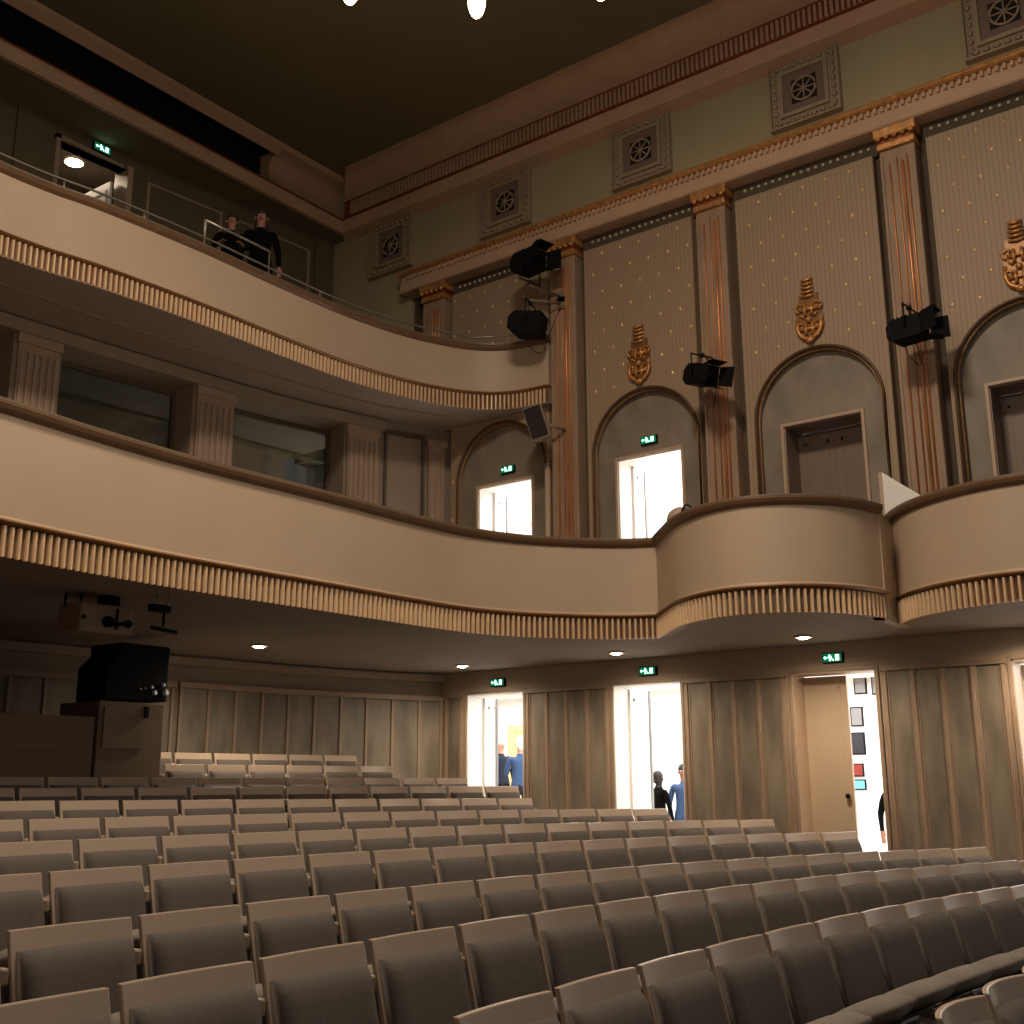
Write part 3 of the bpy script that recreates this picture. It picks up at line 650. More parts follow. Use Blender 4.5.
# ------------------------------------------------------------------ plaques and cartouches
lq = ['square plaster grille plaque nearest the rear corner, high on the green frieze', 'second square plaster grille plaque from the rear corner', 'middle square plaster grille plaque on the green frieze',
      'fourth square plaster grille plaque from the rear corner', 'square plaster grille plaque cut off by the top right corner']
def make_plaque(y, z, lb):
    t = empty('grille_plaque', (WX+.1, y, z), 0, lb, 'wall plaque', 'plaster plaques on the frieze'); h = .49; m = M['plaque']
    b = MB(); b.box(-.05, 0, -h, h, -h, h, m)
    b.build('back_slab', t)
    b = MB()
    for s in (-1, 1):
        b.box(-.10, -.05, s*h-.03 if s > 0 else -h, h if s > 0 else -h+.03, -h, h, m); b.box(-.10, -.05, -h+.03, h-.03, (h-.03) if s > 0 else -h, h if s > 0 else -h+.03, m)
        for k in range(7):
            q = -.36+.12*k
            b.sphere((-.065, s*(h-.085), q), .045, m, 8, 6, None, (.6, .7, 1)); b.sphere((-.065, q, s*(h-.085)), .045, m, 8, 6, None, (.6, 1, .7))
    b.build('egg_border', t)
    b = MB(); q = .34
    for s in (-1, 1):
        b.box(-.09, -.05, min(s*q, s*(q-.05)), max(s*q, s*(q-.05)), -q, q, m); b.box(-.09, -.05, -q+.05, q-.05, min(s*q, s*(q-.05)), max(s*q, s*(q-.05)), m)
    b.build('inner_frame', t)
    b = MB(); b.box(-.058, -.05, -.29, .29, -.29, .29, M['plaque_in']); b.build('field', t)
    b = MB(); b.box(-.062, -.058, -.175, .175, -.175, .175, M['orn_shadow']); b.build('opening', t)
    b = MB(); b.tube([(-.075, .165*math.cos(a), .165*math.sin(a)) for a in [2*PI*k/28 for k in range(28)]], .016, m, 6, True)
    for k in range(4):
        a = PI*k/4; b.tube([(-.075, -.165*math.cos(a), -.165*math.sin(a)), (-.075, .165*math.cos(a), .165*math.sin(a))], .011, m, 6)
    b.sphere((-.08, 0, 0), .03, m, 8, 6); b.build('wheel_grille', t)
    return t
for y, lb in zip((12.40, 9.94, 7.46, 4.95, 2.42), lq): make_plaque(y, 8.99, lb)

def make_cartouche(y, lb):
    t = empty('gilt_cartouche', (WX-.02, y, 5.42), 0, lb, 'wall ornament', 'gilt cartouches above the arches'); g = M['gold']
    b = MB()                                                             # shield plate with rounded foot
    pts = [(-.15, .5), (-.17, .3), (-.165, .15)]+[(-.16*math.cos(a), .15-.15*math.sin(a)) for a in [PI*k/10 for k in range(1, 10)]]+[(.165, .15), (.17, .3), (.15, .5)]
    b.add([(-.03, p[0], p[1]) for p in pts]+[(0, p[0], p[1]) for p in pts], [tuple(range(len(pts))), tuple(range(2*len(pts)-1, len(pts)-1, -1))]+[(i, (i+1) % len(pts), len(pts)+(i+1) % len(pts), len(pts)+i) for i in range(len(pts))], M['gilt_line'])
    b.box(-.03, 0, -.13, .13, .5, .62, M['gilt_line']); b.build('shield_plate', t)
    b = MB(); b.tube([(-.045, p[0]*.93, .02+p[1]*.95) for p in pts[1:-1]], .026, g, 8)
    b.build('shield_rim', t)
    b = MB()
    for z in (.14, .40):                                                 # two rows of H-shaped scrollwork
        b.tube([(-.05, -.045, z-.07), (-.05, -.045, z+.09)], .021, g, 6); b.tube([(-.05, .045, z-.07), (-.05, .045, z+.09)], .021, g, 6); b.tube([(-.05, -.12, z+.01), (-.05, .12, z+.01)], .02, g, 6)
        for s in (-1, 1):
            b.tube([(-.045, s*(.115+.035*math.cos(a)), z+.065+.035*math.sin(a)) for a in [2*PI*k/9 for k in range(8)]], .016, g, 6)
            b.tube([(-.045, s*.13, z-.02), (-.045, s*.165, z+.02), (-.045, s*.19, z+.07)], [.014, .018, .006], g, 6)
            b.tube([(-.045, s*.06, z-.09), (-.045, s*.11, z-.05)], .016, g, 6)
    b.sphere((-.05, 0, .27), .04, g, 8, 6); b.sphere((-.05, 0, .0), .05, g, 8, 6, None, (.7, 1.2, .8)); b.build('scrollwork', t)
    b = MB()
    for k, w in enumerate((.085, .08, .08, .075, .07)): b.tube([(-.04, -w, .60+.055*k), (-.05, 0, .585+.055*k), (-.04, w, .60+.055*k)], .02, g, 6)
    b.box(-.03, 0, -.07, .07, .58, .84, M['gilt_line'])
    b.build('plume', t)
for y, lb in zip((7.54, 5.06, 2.56), ('gilt shield cartouche above the wide bright balcony doorway', 'gilt shield cartouche above the closed double doors', 'gilt shield cartouche cut off by the right picture edge')): make_cartouche(y, lb)

# ------------------------------------------------------------------ exit signs, downlights, chandelier
def exit_sign(loc, rz, lb, sc_=1.0):
    t = empty('exit_sign', loc, rz, lb, 'exit sign', 'green exit signs'); t.scale = (sc_,)*3
    b = MB(); b.box(-.045, 0, -.13, .13, -.06, .06, M['black']); b.build('housing', t, bevel=.01)
    b = MB(); b.box(-.052, -.045, -.115, .115, -.048, .048, M['green']); b.build('lit_face', t)
    b = MB(); x = -.056                                                   # running figure, arrow and doorway
    b.box(x, -.052, -.085, -.04, -.035, .035, M['signglow'])
    b.sphere((x, .03, .028), .010, M['signglow'], 8, 5)
    for seg in (((.028, .015), (.012, -.008)), ((.012, -.008), (.03, -.02)), ((.03, -.02), (.022, -.038)), ((.012, -.008), (-.006, -.02)), ((-.006, -.02), (-.02, -.036)), ((.028, .012), (.05, .0)), ((.028, .012), (.006, .014))):
        b.tube([(x, seg[0][0], seg[0][1]), (x, seg[1][0], seg[1][1])], .008, M['signglow'], 5)
    b.tube([(x, .06, 0), (x, .095, 0)], .006, M['signglow'], 5); b.tube([(x, .08, .016), (x, .098, 0), (x, .08, -.016)], .006, M['signglow'], 5)
    b.build('pictogram', t)
exit_sign((WX, 10.04, 1.44), 0, 'green exit sign above the leftmost stalls doorway')
exit_sign((WX, 7.57, 1.45), 0, 'green exit sign above the wide bright stalls doorway')
exit_sign((WX, 5.07, 1.45), 0, 'green exit sign above the half shut cream door')
exit_sign((WX+.09, 9.92, 4.60), 0, 'green exit sign in the dim arch under the upper balcony')
exit_sign((WX+.09, 7.49, 4.60), 0, 'green exit sign in the arch below the left cartouche')
q = GT(Vector((8.6, -.0, 9.36))); exit_sign(q, PI/2, 'green exit sign above the gallery doorway, top left', 1.15)

def downlight(x, y, z, lb, r=.075):
    t = empty('ceiling_downlight', (x, y, z), 0, lb, 'downlight', 'round downlights'); b = MB()
    b.tube([((r+.02)*math.cos(a), (r+.02)*math.sin(a), -.006) for a in [2*PI*k/20 for k in range(20)]], .014, M['chrome'], 6, True); b.build('ring', t)
    b = MB(); b.sphere((0, 0, -.0), r, M['lampglow'], 16, 5, None, (1, 1, .45), PI/2, PI); b.build('lamp_glass', t)
    l = bpy.data.lights.new('downlight', 'SPOT'); l.energy = 130; l.spot_size = math.radians(168); l.spot_blend = .9; l.color = (1, .8, .58); l.shadow_soft_size = .06
    o = bpy.data.objects.new('downlight_beam', l); o.location = (0, 0, -.06); col.objects.link(o); o.parent = t
for x, y, lb in ((8.9, 10.44, 'lit round downlight under the lower balcony, left of the others'), (12.17, 10.04, 'lit round downlight in front of the leftmost stalls door'),
                 (12.17, 7.55, 'lit round downlight in front of the wide bright stalls door'), (12.16, 5.08, 'lit round downlight under the left box'), (12.4, 2.7, 'lit round downlight under the right box at the picture edge')):
    downlight(x, y, 1.62, lb)
downlight(8.86, 15.38, 9.69, 'bright lamp beyond the gallery doorway, top left', .13)

t = empty('chandelier', (4.35, 3.55, 6.0), 0, 'chandelier with glowing frosted bulbs hanging at the top edge', 'chandelier')
pts_b = [(4.64, 4.84, 5.09), (5.20, 4.20, 5.03), (5.66, 3.50, 5.12)]
ctr = Vector((4.35, 3.55, 6.0))
b = MB(); b.tube([Vector((.9*math.cos(a), .9*math.sin(a), 0))+ctr-Vector(t.location) for a in [2*PI*k/32 for k in range(32)]], .03, M['gold'], 8, True); b.build('ring', t)
b = MB(); b.tube([ctr-Vector(t.location), ctr-Vector(t.location)+Vector((0, 0, 4.4))], .02, M['gold'], 8); b.build('stem', t)
allb = pts_b+[(3.6, 4.5, 5.1), (3.1, 3.3, 5.1), (3.9, 2.4, 5.1), (5.0, 2.5, 5.1)]
for k, p in enumerate(allb):
    p = Vector(p)-Vector(t.location); rr = .06
    b = MB(); b.sphere(p+Vector((0, 0, .12)), rr, M['bulb'], 14, 10, None, (1, 1, 2.0)); ob = b.build('bulb', t)
    b = MB(); b.tube([p+Vector((0, 0, .22)), p+Vector((0, 0, .4)), (p+ctr-Vector(t.location))*.5+Vector((0, 0, .1)), ctr-Vector(t.location)], .014, M['gold'], 6); b.build('arm', t)

# ------------------------------------------------------------------ stage lights and loudspeaker
def stage_light(loc, aim, lb, wall=None, under=False, flaps=True, s=1.0):
    t = empty('stage_light', loc, 0, lb, 'stage light', 'black stage lights on the side wall'); d = Vector(aim).normalized()
    x = d; y = Vector((0, 0, 1)).cross(x).normalized(); z = x.cross(y)
    Mx = Matrix((x, y, z)).transposed().to_4x4() @ Matrix.Scale(s, 4)
    b = MB(); m = M['black']
    prof = [(-.24, -.07), (-.24, .06), (-.18, .13), (.16, .13), (.16, -.13), (-.16, -.13)]
    n = len(prof); w = .135
    b.add([(p[0], -w, p[1]) for p in prof]+[(p[0], w, p[1]) for p in prof], [tuple(range(n)), tuple(range(2*n-1, n-1, -1))]+[(i, (i+1) % n, n+(i+1) % n, n+i) for i in range(n)], m, False, Mx)
    for k in range(4): b.box(-.15+.05*k, -.13+.05*k, -w-.008, w+.008, -.09, .145, m, Mx)
    b.build('lamp_body', t, bevel=.012)
    b = MB(); b.box(.16, .175, -.12, .12, -.12, .12, M['lens'], Mx) if False else b.tube([(.155, 0, 0), (.165, 0, 0)], .10, M['black'], 18, T=Mx); b.build('lens', t)
    if flaps:
        for s_ in (-1, 1):
            b = MB(); b.add([(.17, s_*.13, -.12), (.17, s_*.13, .12), (.36, s_*.20, .13), (.36, s_*.20, -.13), (.17, s_*.137, -.12), (.17, s_*.137, .12), (.36, s_*.207, .13), (.36, s_*.207, -.13)],
                  [(0, 1, 2, 3), (7, 6, 5, 4), (0, 4, 5, 1), (1, 5, 6, 2), (2, 6, 7, 3), (3, 7, 4, 0)], m, False, Mx); b.build('barn_door', t)
        for s_ in (-1, 1):
            b = MB(); b.add([(.17, -.12, s_*.13), (.17, .12, s_*.13), (.32, .12, s_*.17), (.32, -.12, s_*.17), (.17, -.12, s_*.137), (.17, .12, s_*.137), (.32, .12, s_*.177), (.32, -.12, s_*.177)],
                  [(0, 1, 2, 3), (7, 6, 5, 4), (0, 4, 5, 1), (1, 5, 6, 2), (2, 6, 7, 3), (3, 7, 4, 0)], m, False, Mx); b.build('barn_door', t)
    sg = -1 if under else 1; hy = y*.17*s
    b = MB(); top = Vector((0, 0, sg*.27*s)); b.tube([-hy, -hy+top, hy+top, hy], .013, M['darkmetal'], 6); b.build('yoke', t)
    b = MB(); L = Vector(loc); wl_ = Vector(wall)-L; b.tube([top, top+Vector((0, 0, sg*.05)), wl_], .02, M['spk'], 6); b.sphere(top, .035, M['darkmetal'], 8, 6); b.box(wl_.x-.02, wl_.x+.02, wl_.y-.06, wl_.y+.06, wl_.z-.09, wl_.z+.09, M['spk']); b.build('wall_bracket', t)
    if not under:
        b = MB(); b.tube([-x*.1*s-Vector((0, 0, .12)), -x*.05-Vector((0, 0, .3)), Vector((.15, 0, -.38)), Vector((.3, 0, -.33)), Vector((wl_.x-.03, wl_.y, wl_.z-.05))], .006, M['darkmetal'], 5); b.build('cable', t)
stage_light((12.4, 3.66, 5.02), (-.1, -1, .03), 'rightmost black stage light with open barn doors, on the pilaster right of the closed doors', (12.88, 3.78, 5.25))
stage_light((12.4, 6.30, 5.07), (-.45, -1, -.3), 'black stage light tilted downwards, between the two nearer cartouches', (12.88, 6.33, 5.3))
stage_light((12.4, 9.0, 7.43), (-.2, -1, -.02), 'upper of the two stacked black stage lights beside the upper balcony', (12.88, 8.78, 7.0), under=True, s=1.15)
stage_light((12.4, 9.0, 6.45), (.3, -1, -.15), 'lower of the two stacked black stage lights beside the upper balcony', (12.88, 8.78, 6.9), flaps=False, s=1.25)
t = empty('loudspeaker', (12.42, 8.90, 4.96), 0, 'pale loudspeaker with dark grille tilted down below the upper balcony end', 'loudspeaker')
Mx = Matrix.Rotation(-1.25, 4, 'Z') @ Matrix.Rotation(-.26, 4, 'Y') @ Matrix.Rotation(math.radians(10), 4, 'X')
b = MB(); pr = [(-.14, -.10), (.14, -.10), (.10, .18), (-.10, .18)]; b.prism(pr, -.24, .24, M['spk'], Mx); b.build('cabinet', t, bevel=.008)
b = MB(); b.box(-.12, .12, -.115, -.10, -.22, .22, M['grille'], Mx); b.build('grille', t)
b = MB(); b.tube([(.1, 0, 0), (.3, -.1, 0), (.46, -.14, -.02)], .025, M['spk'], 8); b.build('wall_arm', t)
tw = MB(); tw.tube([(12.9, 9.08, 1.95), (12.9, 9.08, 4.5)], .045, M['frame'], 10); tag(tw.build('pipe_duct'), 'pale vertical pipe beside the leftmost tall pilaster, under the loudspeaker', 'pipe')

# ------------------------------------------------------------------ projector, booth
t = empty('projector', (5.68, 8.75, 1.62), 0, 'pale projector hanging from a dark mount under the lower balcony', 'projector')
b = MB(); b.box(-.28, .24, -.14, .2, -.34, -.09, M['beige_plastic']); b.build('casing', t, bevel=.02)
b = MB(); b.tube([(-.02, -.14, -.24), (-.02, -.17, -.24)], .05, M['black'], 16); b.build('lens', t)
b = MB(); b.box(.0, .13, -.08, .06, -.14, 0, M['black']); b.build('ceiling_mount', t)
for x_, y_ in ((-.2, 0), (-.28, .1)): b = MB(); b.tube([(x_, y_, -.12), (x_, y_, 0)], .012, M['darkmetal']); b.build('hanging_rod', t)
b = MB(); b.tube([(.06, -.16, -.12), (.06, -.16, -.3)], .012, M['black']); b.tube([(.0, -.17, -.26), (.2, -.17, -.24)], .016, M['black']); b.sphere((.17, -.17, -.24), .035, M['black'], 10, 6); b.build('cable_clip', t)
b = MB(); b.tube([(-.25, -.141, -.22), (-.25, -.15, -.22)], .02, M['black'], 10); b.build('control_knob', t)
t = empty('hanging_clamp_light', (6.02, 8.35, 1.62), 0, 'small dark clamp with a hanging bar, right of the projector', 'clamp')
b = MB(); b.box(-.12, .06, -.04, .04, -.14, -.08, M['black']); b.tube([(-.06, 0, -.1), (-.06, 0, 0)], .012, M['metal']); b.tube([(.06, 0, -.1), (.06, 0, 0)], .012, M['metal']); b.build('clamp', t)
b = MB(); b.tube([(.02, 0, -.1), (.02, 0, -.26)], .012, M['black']); b.tube([(-.1, 0, -.28), (.16, 0, -.3)], .018, M['black']); b.build('hanging_bar', t)

t = empty('control_booth', (5.6, 10.7, -1.0), 0, 'brown wooden control booth at the rear left of the stalls', 'control booth'); inv = Matrix.Translation(-Vector(t.location))
b = MB(); b.box(2.0, 6.92, 10.60, 11.2, -1.0, .71, M['booth'], inv); b.build('left_counter', t, bevel=.008)
b = MB(); b.box(6.94, 7.74, 10.58, 11.3, -1.0, .88, M['booth'], inv); b.build('right_cabinet', t, bevel=.008)
b = MB(); b.box(2.0, 6.90, 10.585, 10.6, .37, .40, M['booth'], inv); b.box(7.0, 7.5, 10.565, 10.58, .40, .82, M['booth'], inv); b.build('front_panel', t)
b = MB(); b.box(7.48, 7.52, 10.54, 10.58, .72, .84, M['black'], inv); b.build('latch', t)
t = empty('projection_unit', (7.42, 10.9, .89), 0, 'large black projection unit with small lit lenses on top of the booth', 'projection unit')
b = MB(); pr = [(-.40, -.0), (-.40, .36), (-.26, .5), (-.26, .62), (.38, .62), (.38, .02)]; n = len(pr)
b.add([(p[0], -.28, p[1]) for p in pr]+[(p[0]*.96, .28, p[1]) for p in pr], [tuple(range(n)), tuple(range(2*n-1, n-1, -1))]+[(i, (i+1) % n, n+(i+1) % n, n+i) for i in range(n)], M['black']); b.build('housing', t, bevel=.02)
for k, (dx, dz, r_) in enumerate(((.16, .17, .022), (.20, .11, .03), (.31, .2, .022), (.34, .12, .04), (.02, .14, .012), (.08, .15, .012))):
    b = MB(); b.tube([(dx, -.28, dz), (dx, -.30, dz)], r_, M['lens'], 12); b.build('lens', t)

# ------------------------------------------------------------------ theatre seats
def make_seat(curv=.016):
    t = empty('theatre_chair', (0, 0, 0)); W = .25
    def bend(x): return -curv*(x/W)**2                                  # sides come forward
    def lean(z): return -(0.84-z)*.26 if z > .3 else -(0.54)*.26
    # curved wooden back shell
    b = MB(); NX = 12; vs = []; fs = []; zs = [.33, .5, .67, .825, .84]
    for j, z in enumerate(zs):
        for s_ in (0, 1):
            for i in range(NX+1):
                x = -W+2*W*i/NX; off = .022*s_; vs.append((x, bend(x)+lean(z)+off, z))
    n = NX+1
    for j in range(len(zs)-1):
        a = j*2*n; c = (j+1)*2*n
        for i in range(NX):
            fs.append((a+i, a+i+1, c+i+1, c+i)); fs.append((a+n+i+1, a+n+i, c+n+i, c+n+i+1))
        fs.append((a, c, c+n, a+n)); fs.append((a+NX, a+n+NX, c+n+NX, c+NX))
    for i in range(NX): fs.append((i, n+i, n+i+1, i+1)); a = (len(zs)-1)*2*n; fs.append((a+i, a+i+1, a+n+i+1, a+n+i))
    b.add(vs, fs, M['wood'], False); sh = b.build('back_shell', t, bevel=.004)
    # upholstered pad, rounded top edge
    b = MB(); prof = [(.0, .36), (-.045, .38), (-.058, .46), (-.06, .68), (-.056, .725), (-.040, .752), (-.018, .765), (.0, .768)]; vs = []; fs = []; w = W-.022; n = len(prof)
    for i in range(NX+1):
        x = -w+2*w*i/NX; e = 1.0 if 0 < i < NX else .55
        for (d, z) in prof: vs.append((x, bend(x)+lean(z)+d*e-.001, z))
    for i in range(NX):
        for j in range(n-1): fs.append((i*n+j, (i+1)*n+j, (i+1)*n+j+1, i*n+j+1))
    fs += [tuple(range(n)), tuple(NX*n+j for j in range(n-1, -1, -1))]
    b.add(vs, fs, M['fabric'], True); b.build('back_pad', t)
    # seat cushion, slightly tipped up
    b = MB(); NXs, NYs = 10, 9; vs = []; fs = []; rot = Matrix.Translation((0, -.16, .40)) @ Matrix.Rotation(math.radians(-24), 4, 'X')
    for s_ in (1, -1):
        for j in range(NYs+1):
            v = j/NYs
            for i in range(NXs+1):
                u = -1+2*i/NXs; half = .19-.02*v; half *= 1-.22*abs(2*v-1)**3; rr = max(0, 1-abs(u)**2.6)*max(0, 1-abs(2*v-1)**3)
                vs.append((u*half, -.40*v, s_*(.012+.062*rr**.5)*(1 if s_ > 0 else .7)))
    n = NXs+1; K = n*(NYs+1)
    for j in range(NYs):
        for i in range(NXs): a = j*n+i; fs.append((a, a+1, a+n+1, a+n)); fs.append((K+a+1, K+a, K+a+n, K+a+n+1))
    for i in range(NXs): fs.append((i+1, i, K+i, K+i+1)); a = NYs*n+i; fs.append((a, a+1, K+a+1, K+a))
    for j in range(NYs): a = j*n; fs.append((a, a+n, K+a+n, K+a)); a += NXs; fs.append((a+n, a, K+a, K+a+n))
    b.add(vs, fs, M['fabric_lit'], True, rot); cu = b.build('seat_cushion', t)
    b = MB(); b.box(-.17, .17, -.36, -.02, -.07, -.058, M['post'], rot); b.build('seat_board', cu)
    # side post with pale cap, foot
    b = MB(); b.box(-W-.034, -W-.006, -.05, .03, .02, .66, M['post']); sp = b.build('side_post', t)
    b = MB(); b.box(-W-.036, -W-.004, -.05, .03, .66, .72, M['postcap']); b.build('post_cap', sp, bevel=.01)
    b = MB(); b.box(-W-.036, -W-.004, -.28, .06, 0, .02, M['post']); b.build('foot_plate', t)
    b = MB(); b.add([(-W-.036, -.10, .36), (-W-.036, -.34, .42), (-W-.036, -.34, .455), (-W-.036, -.10, .43), (-W-.012, -.10, .36), (-W-.012, -.34, .42), (-W-.012, -.34, .455), (-W-.012, -.10, .43)],
          [(0, 1, 2, 3), (7, 6, 5, 4), (0, 4, 5, 1), (1, 5, 6, 2), (2, 6, 7, 3), (3, 7, 4, 0)], M['postcap']); b.build('arm_bracket', t)
    return t
seat0 = make_seat(); seatc = make_seat(.05); index_kids()
ROWS = [
('front', [0.0, 0.0, 1.32], None, [4.0, 4.55, 5.12, 5.70]),
('second', [-0.017, 0.0291, 2.3271], None, [2.73, 3.29, 3.86, 4.42, 4.98, 5.53, 6.09, 6.64, 7.19, 7.74, 8.3, 8.85]),
('third', [-0.0171, 0.0151, 3.2141], None, [1.63, 2.2, 2.78, 3.34, 3.89, 4.42, 4.95, 5.48, 6.0, 6.53, 7.05, 7.59, 8.13, 8.69, 9.26, 9.84, 10.45, 11.05]),
('fourth', [-0.016, -0.0041, 4.0461], None, [1.77, 2.34, 2.9, 3.45, 3.98, 4.5, 5.02, 5.53, 6.03, 6.54, 7.04, 7.56, 8.08, 8.61, 9.15, 9.71, 10.28, 10.88, 11.49]),
('fifth', [-0.014, -0.0013, 5.1834], None, [2.63, 3.2, 3.76, 4.31, 4.86, 5.39, 5.92, 6.45, 6.98, 7.52, 8.05, 8.6, 9.16, 9.73, 10.32, 10.92, 11.55]),
('sixth', [-0.0105, -0.0131, 6.2123], None, [3.45, 4.01, 4.58, 5.13, 5.68, 6.22, 6.76, 7.29, 7.84, 8.38, 8.94, 9.51, 10.09, 10.69, 11.31, 11.96]),
('seventh', [-0.0085, -0.0137, 7.2557], None, [3.74, 4.3, 4.86, 5.42, 5.97, 6.52, 7.08, 7.63, 8.19, 8.75, 9.33, 9.91, 10.51, 11.12, 11.75]),
('eighth', [-0.0028, -0.0567, 8.482], None, [4.69, 5.23, 5.78, 6.33, 6.89, 7.46, 8.03, 8.6, 9.18, 9.77, 10.35, 10.95]),
('ninth', [-0.0156, 0.0, 9.4], 0.0, [4.87, 5.44, 6.01, 6.57, 7.12, 7.67, 8.22, 8.76, 9.3, 9.84, 10.38, 10.92, 11.47]),
('tenth', [-0.0156, 0.0, 10.2], 0.1, [5.07, 5.62, 6.16, 6.7, 7.24, 7.78, 8.32, 8.86, 9.4, 9.92, 10.45, 10.96, 11.46]),
('eleventh', [-0.0156, 0.0, 10.95], 0.25, [7.89, 8.41, 8.93, 9.45, 9.97, 10.49, 11.0]),
('twelfth', [-0.0156, 0.0, 11.75], 0.4, [8.02, 8.54, 9.06, 9.58, 10.1, 10.61, 11.13]),
]
first = True
for (rn, a, zt, xs) in ROWS:
    n = len(xs)-1
    f = lambda x: a[0]*(x-4)**2+a[1]*(x-4)+a[2]
    for k in range(n):
        x0, x1 = xs[k], xs[k+1]; p0 = Vector((x0, f(x0))); p1 = Vector((x1, f(x1))); d = p1-p0; pitch = d.length; d.normalize()
        wd = pitch*.925; c = p0+d*(wd/2); nrm = Vector((-d.y, d.x)); c = c+nrm*.012
        if rn == 'front': o = seatc if k == 0 else copy_tree(seatc)
        elif first: o = seat0; first = False
        else: o = copy_tree(seat0)
        zz = (-.855+SL*c.y) if zt is None else zt
        o.location = (c.x, c.y, zz-.84); o.rotation_euler = (0, 0, math.atan2(d.y, d.x)); o.scale = (wd/.5, 1, 1)
        r_ = n-k
        where = 'the right end' if rn not in ('front', 'second', 'third') else 'the right picture edge'
        o['label'] = '%s folding seat from %s, %s row back from the camera' % (('grey padded %s' % ORD[r_]), where, rn) if rn != 'front' else 'grey padded %s seat from the right picture edge in the nearest row, bottom right corner' % ORD[r_]
        o['category'] = 'theatre seat'; o['group'] = 'theatre seats in curved rows'

# ------------------------------------------------------------------ people
def person(name, label, loc, rz, height, top_m, leg_m, skin_m, hair_m, pose='stand', bald=False, long_hair=False, turn=0.0):
    """one continuous skinned body; hair and shoes are children"""
    s = height/1.75
    J = {'pelvis': (0, 0, .93), 'belly': (0, 0, 1.05), 'chest': (0, .0, 1.27), 'neck': (0, .0, 1.47), 'chin': (0, -.012, 1.55), 'face': (0, -.015, 1.625), 'skull': (0, -.005, 1.70)}
    Rr = {'pelvis': (.155, .115), 'belly': (.145, .105), 'chest': (.17, .12), 'neck': (.055, .055), 'chin': (.062, .068), 'face': (.078, .092), 'skull': (.062, .075)}
    E_ = [('pelvis', 'belly'), ('belly', 'chest'), ('chest', 'neck'), ('neck', 'chin'), ('chin', 'face'), ('face', 'skull')]
    for sd, sg in (('l', -1), ('r', 1)):
        J['hip'+sd] = (sg*.10, 0, .86); J['knee'+sd] = (sg*.11, -.02, .48); J['ank'+sd] = (sg*.11, .03, .09); J['toe'+sd] = (sg*.13, -.13, .04)
        Rr['hip'+sd] = (.095, .1); Rr['knee'+sd] = (.06, .06); Rr['ank'+sd] = (.042, .045); Rr['toe'+sd] = (.04, .03)
        E_ += [('pelvis', 'hip'+sd), ('hip'+sd, 'knee'+sd), ('knee'+sd, 'ank'+sd), ('ank'+sd, 'toe'+sd)]
        if pose == 'rail': el = (sg*.25, -.10, 1.16); wr = (sg*.16, -.30, 1.10); hd = (sg*.13, -.37, 1.10)
        elif pose == 'talk': el = (sg*.24, -.05, 1.12); wr = (sg*.16, -.22, 1.22) if sg > 0 else (sg*.26, -.1, .90); hd = (sg*.14, -.29, 1.27) if sg > 0 else (sg*.27, -.13, .82)
        else: el = (sg*.25, .03, 1.12); wr = (sg*.26, -.05, .87); hd = (sg*.26, -.08, .80)
        J['sho'+sd] = (sg*.18, 0, 1.40); J['elb'+sd] = el; J['wri'+sd] = wr; J['han'+sd] = hd
        Rr['sho'+sd] = (.065, .065); Rr['elb'+sd] = (.046, .046); Rr['wri'+sd] = (.032, .028); Rr['han'+sd] = (.04, .02)
        E_ += [('chest', 'sho'+sd), ('sho'+sd, 'elb'+sd), ('elb'+sd, 'wri'+sd), ('wri'+sd, 'han'+sd)]
        # fingers
        hv = Vector(hd); dv = (hv-Vector(wr)).normalized(); sv = dv.cross(Vector((0, 0, 1)));
        if sv.length < .1: sv = Vector((0, 1, 0))
        sv.normalize()
        for q in range(4):
            a = hv+dv*.03+sv*(.026*(1.5-q)/1.5); J['f%d%s' % (q, sd)] = tuple(a+dv*(.05+.008*(1-abs(q-1.2)))); Rr['f%d%s' % (q, sd)] = (.009, .009); E_.append(('han'+sd, 'f%d%s' % (q, sd)))
        J['th'+sd] = tuple(Vector(wr)+dv*.05-sv*.045); Rr['th'+sd] = (.010, .010); E_.append(('wri'+sd, 'th'+sd))
    names = list(J); me = bpy.data.meshes.new(name+'_skeleton'); me.from_pydata([tuple(Vector(J[k])*s) for k in names], [(names.index(a), names.index(b)) for a, b in E_], [])
    ob = bpy.data.objects.new(name+'_tmp', me); col.objects.link(ob)
    ob.modifiers.new('skin', 'SKIN'); ob.modifiers['skin'].use_smooth_shade = True
    for i, k in enumerate(names): me.skin_vertices[0].data[i].radius = (Rr[k][0]*s, Rr[k][1]*s); me.skin_vertices[0].data[i].use_root = (k == 'pelvis')
    sb = ob.modifiers.new('sub', 'SUBSURF'); sb.levels = 2; sb.render_levels = 2
    dg = bpy.context.evaluated_depsgraph_get(); body = bpy.data.meshes.new_from_object(ob.evaluated_get(dg)); bpy.data.objects.remove(ob)
    body.materials.clear()
    for m in (skin_m, top_m, leg_m, M['black']): body.materials.append(m)
    hands = [Vector(J['han'+sd])*s for sd in 'lr']
    for p in body.polygons:
        c = p.center; z = c.z/s; k = 1
        if z > 1.475 and abs(c.x) < .13*s: k = 0
        elif min((c-h).length for h in hands) < .10*s: k = 0
        elif z < .08: k = 3
        elif z < .93 and abs(c.x) < .2*s: k = 2
        p.material_index = k; p.use_smooth = True
    root = bpy.data.objects.new(name, body); root.location = loc; root.rotation_euler = (0, 0, rz); col.objects.link(root); tag(root, label, 'person')
    hz = 1.645*s
    b = MB()
    for sg in (-1, 1): b.sphere((sg*.032*s, -.094*s, hz-.005), .0105*s, M['white'], 8, 6); b.sphere((sg*.032*s, -.103*s, hz-.005), .006*s, M['black'], 6, 4)
    b.build('eyes', root)
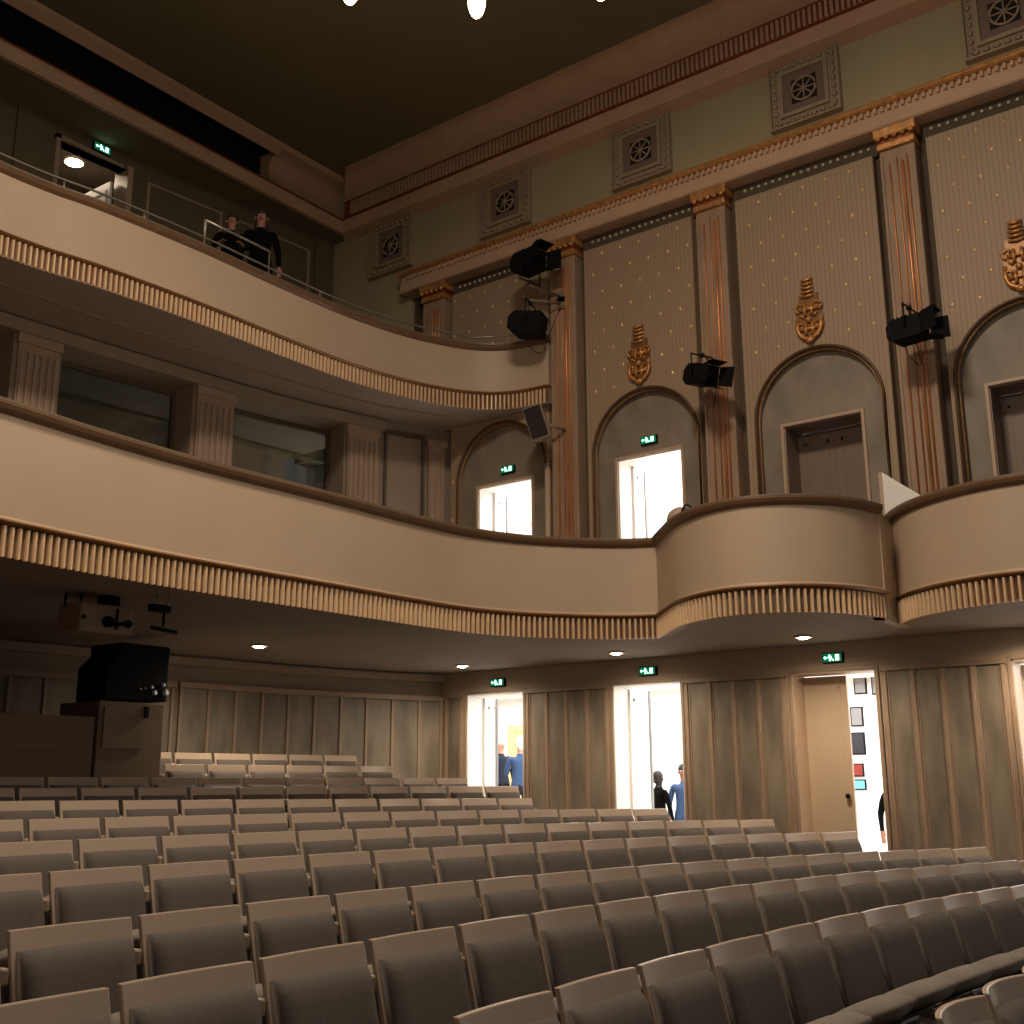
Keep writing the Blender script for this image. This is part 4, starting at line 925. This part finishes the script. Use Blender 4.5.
    b = MB(); b.sphere((0, -.108*s, 1.612*s), .016*s, skin_m, 8, 6, None, (.7, 1, 1.5)); b.build('nose', root)
    b = MB(); b.sphere((0, -.088*s, 1.575*s), .022*s, M['picred'], 8, 5, None, (1, .35, .3)); b.build('mouth', root)
    for sg in (-1, 1): b = MB(); b.sphere((sg*.082*s, .0, 1.62*s), .026*s, skin_m, 8, 6, None, (.4, .7, 1.2)); b.build('ear', root)
    b = MB()
    if bald: b.sphere((0, .018*s, 1.655*s), .092*s, hair_m, 16, 8, None, (1, 1.05, .9), PI*.42, PI*.66)
    else:
        b.sphere((0, .015*s, 1.67*s), .098*s, hair_m, 16, 10, None, (.95, 1.08, 1.0), 0, PI*.55)
        b.sphere((0, .045*s, 1.62*s), .085*s, hair_m, 14, 8, None, (1, .8, 1.1))
        if long_hair: b.sphere((0, .05*s, 1.54*s), .09*s, hair_m, 14, 8, None, (1.1, .6, 1.4))
    b.build('hair', root)
    return root
person('person', 'standing person in dark sleeveless top with long dark hair at the upper balcony rail', (9.36, 11.35, 5.98), math.atan2(9.36, 11.35)*-1, 1.76, M['cloth_black'], M['cloth_black'], M['skindark'], M['hairdark'], 'stand', long_hair=True)
person('person', 'shorter person in black leaning on the upper balcony rail, left of the other', (8.92, 11.42, 5.95), -.66, 1.56, M['cloth_black'], M['cloth_black'], M['skindark'], M['hairdark'], 'rail')
person('person', 'white haired person in a blue jacket, back turned, in the leftmost stalls doorway', (15.0, 11.16, -.86), 2.4, 1.62, M['cloth_blue'], M['cloth_navy'], M['skin'], M['hairwhite'], 'talk')
person('person', 'person in dark clothes facing the blue jacket, in the leftmost stalls doorway', (15.4, 11.86, -.8), -.5, 1.58, M['cloth_navy'], M['cloth_black'], M['skin'], M['hairwhite'], 'stand', bald=True)
person('person', 'person in black seen in the wide bright stalls doorway', (14.9, 8.58, -1.2), 1.2, 1.4, M['cloth_black'], M['cloth_black'], M['hairdark'], M['hairdark'], 'talk')
person('person', 'person in blue mostly hidden by the right jamb of the wide bright doorway', (15.2, 8.33, -1.2), -1.2, 1.5, M['cloth_blue'], M['cloth_blue'], M['skindark'], M['hairdark'], 'stand')
person('person', 'person barely showing behind the jamb right of the half shut cream door', (15.2, 5.20, -1.4), -1.0, 1.6, M['cloth_black'], M['cloth_black'], M['skindark'], M['hairdark'], 'stand')

# ------------------------------------------------------------------ remaining shell, mostly out of view
mb = MB(); mb.box(-5.1, -4.9, -1.5, 14.6, -2.2, 10.6, M['wall']); struct(mb.build('wall_left'))

# ------------------------------------------------------------------ light
def area(name, loc, size, energy, color, rot=(0, 0, 0), sizey=None, spread=None):
    l = bpy.data.lights.new(name, 'AREA'); l.energy = energy; l.color = color; l.shape = 'RECTANGLE' if sizey else 'DISK'; l.size = size
    if sizey: l.size_y = sizey
    if spread: l.spread = math.radians(spread)
    o = bpy.data.objects.new(name, l); o.location = loc; o.rotation_euler = rot; col.objects.link(o); return o
WARM = (1, .81, .62)
area('house_light', (4.6, 3.9, 9.9), 2.0, 680, WARM)
for k, p in enumerate(allb):
    l = bpy.data.lights.new('bulb_light', 'POINT'); l.energy = 28; l.color = WARM; l.shadow_soft_size = .08
    o = bpy.data.objects.new('bulb_light', l); o.location = Vector(p)-Vector((0, 0, .05)); col.objects.link(o)
DAY = (1, .97, .94)
area('foyer_light', (15.5, 6.5, 1.55), 3.5, 800, DAY, sizey=14)
area('foyer_light_upper', (15.5, 6.5, 4.95), 3.5, 1100, (1, .95, .92), sizey=14)
w = bpy.data.worlds.new('world'); sc.world = w; w.use_nodes = True
w.node_tree.nodes['Background'].inputs[0].default_value = (1, .88, .78, 1); w.node_tree.nodes['Background'].inputs[1].default_value = .13

sc.view_settings.view_transform = 'Standard'; sc.view_settings.look = 'None'; sc.view_settings.exposure = 0.0; sc.view_settings.gamma = 1.0
sc.view_settings.use_curve_mapping = False
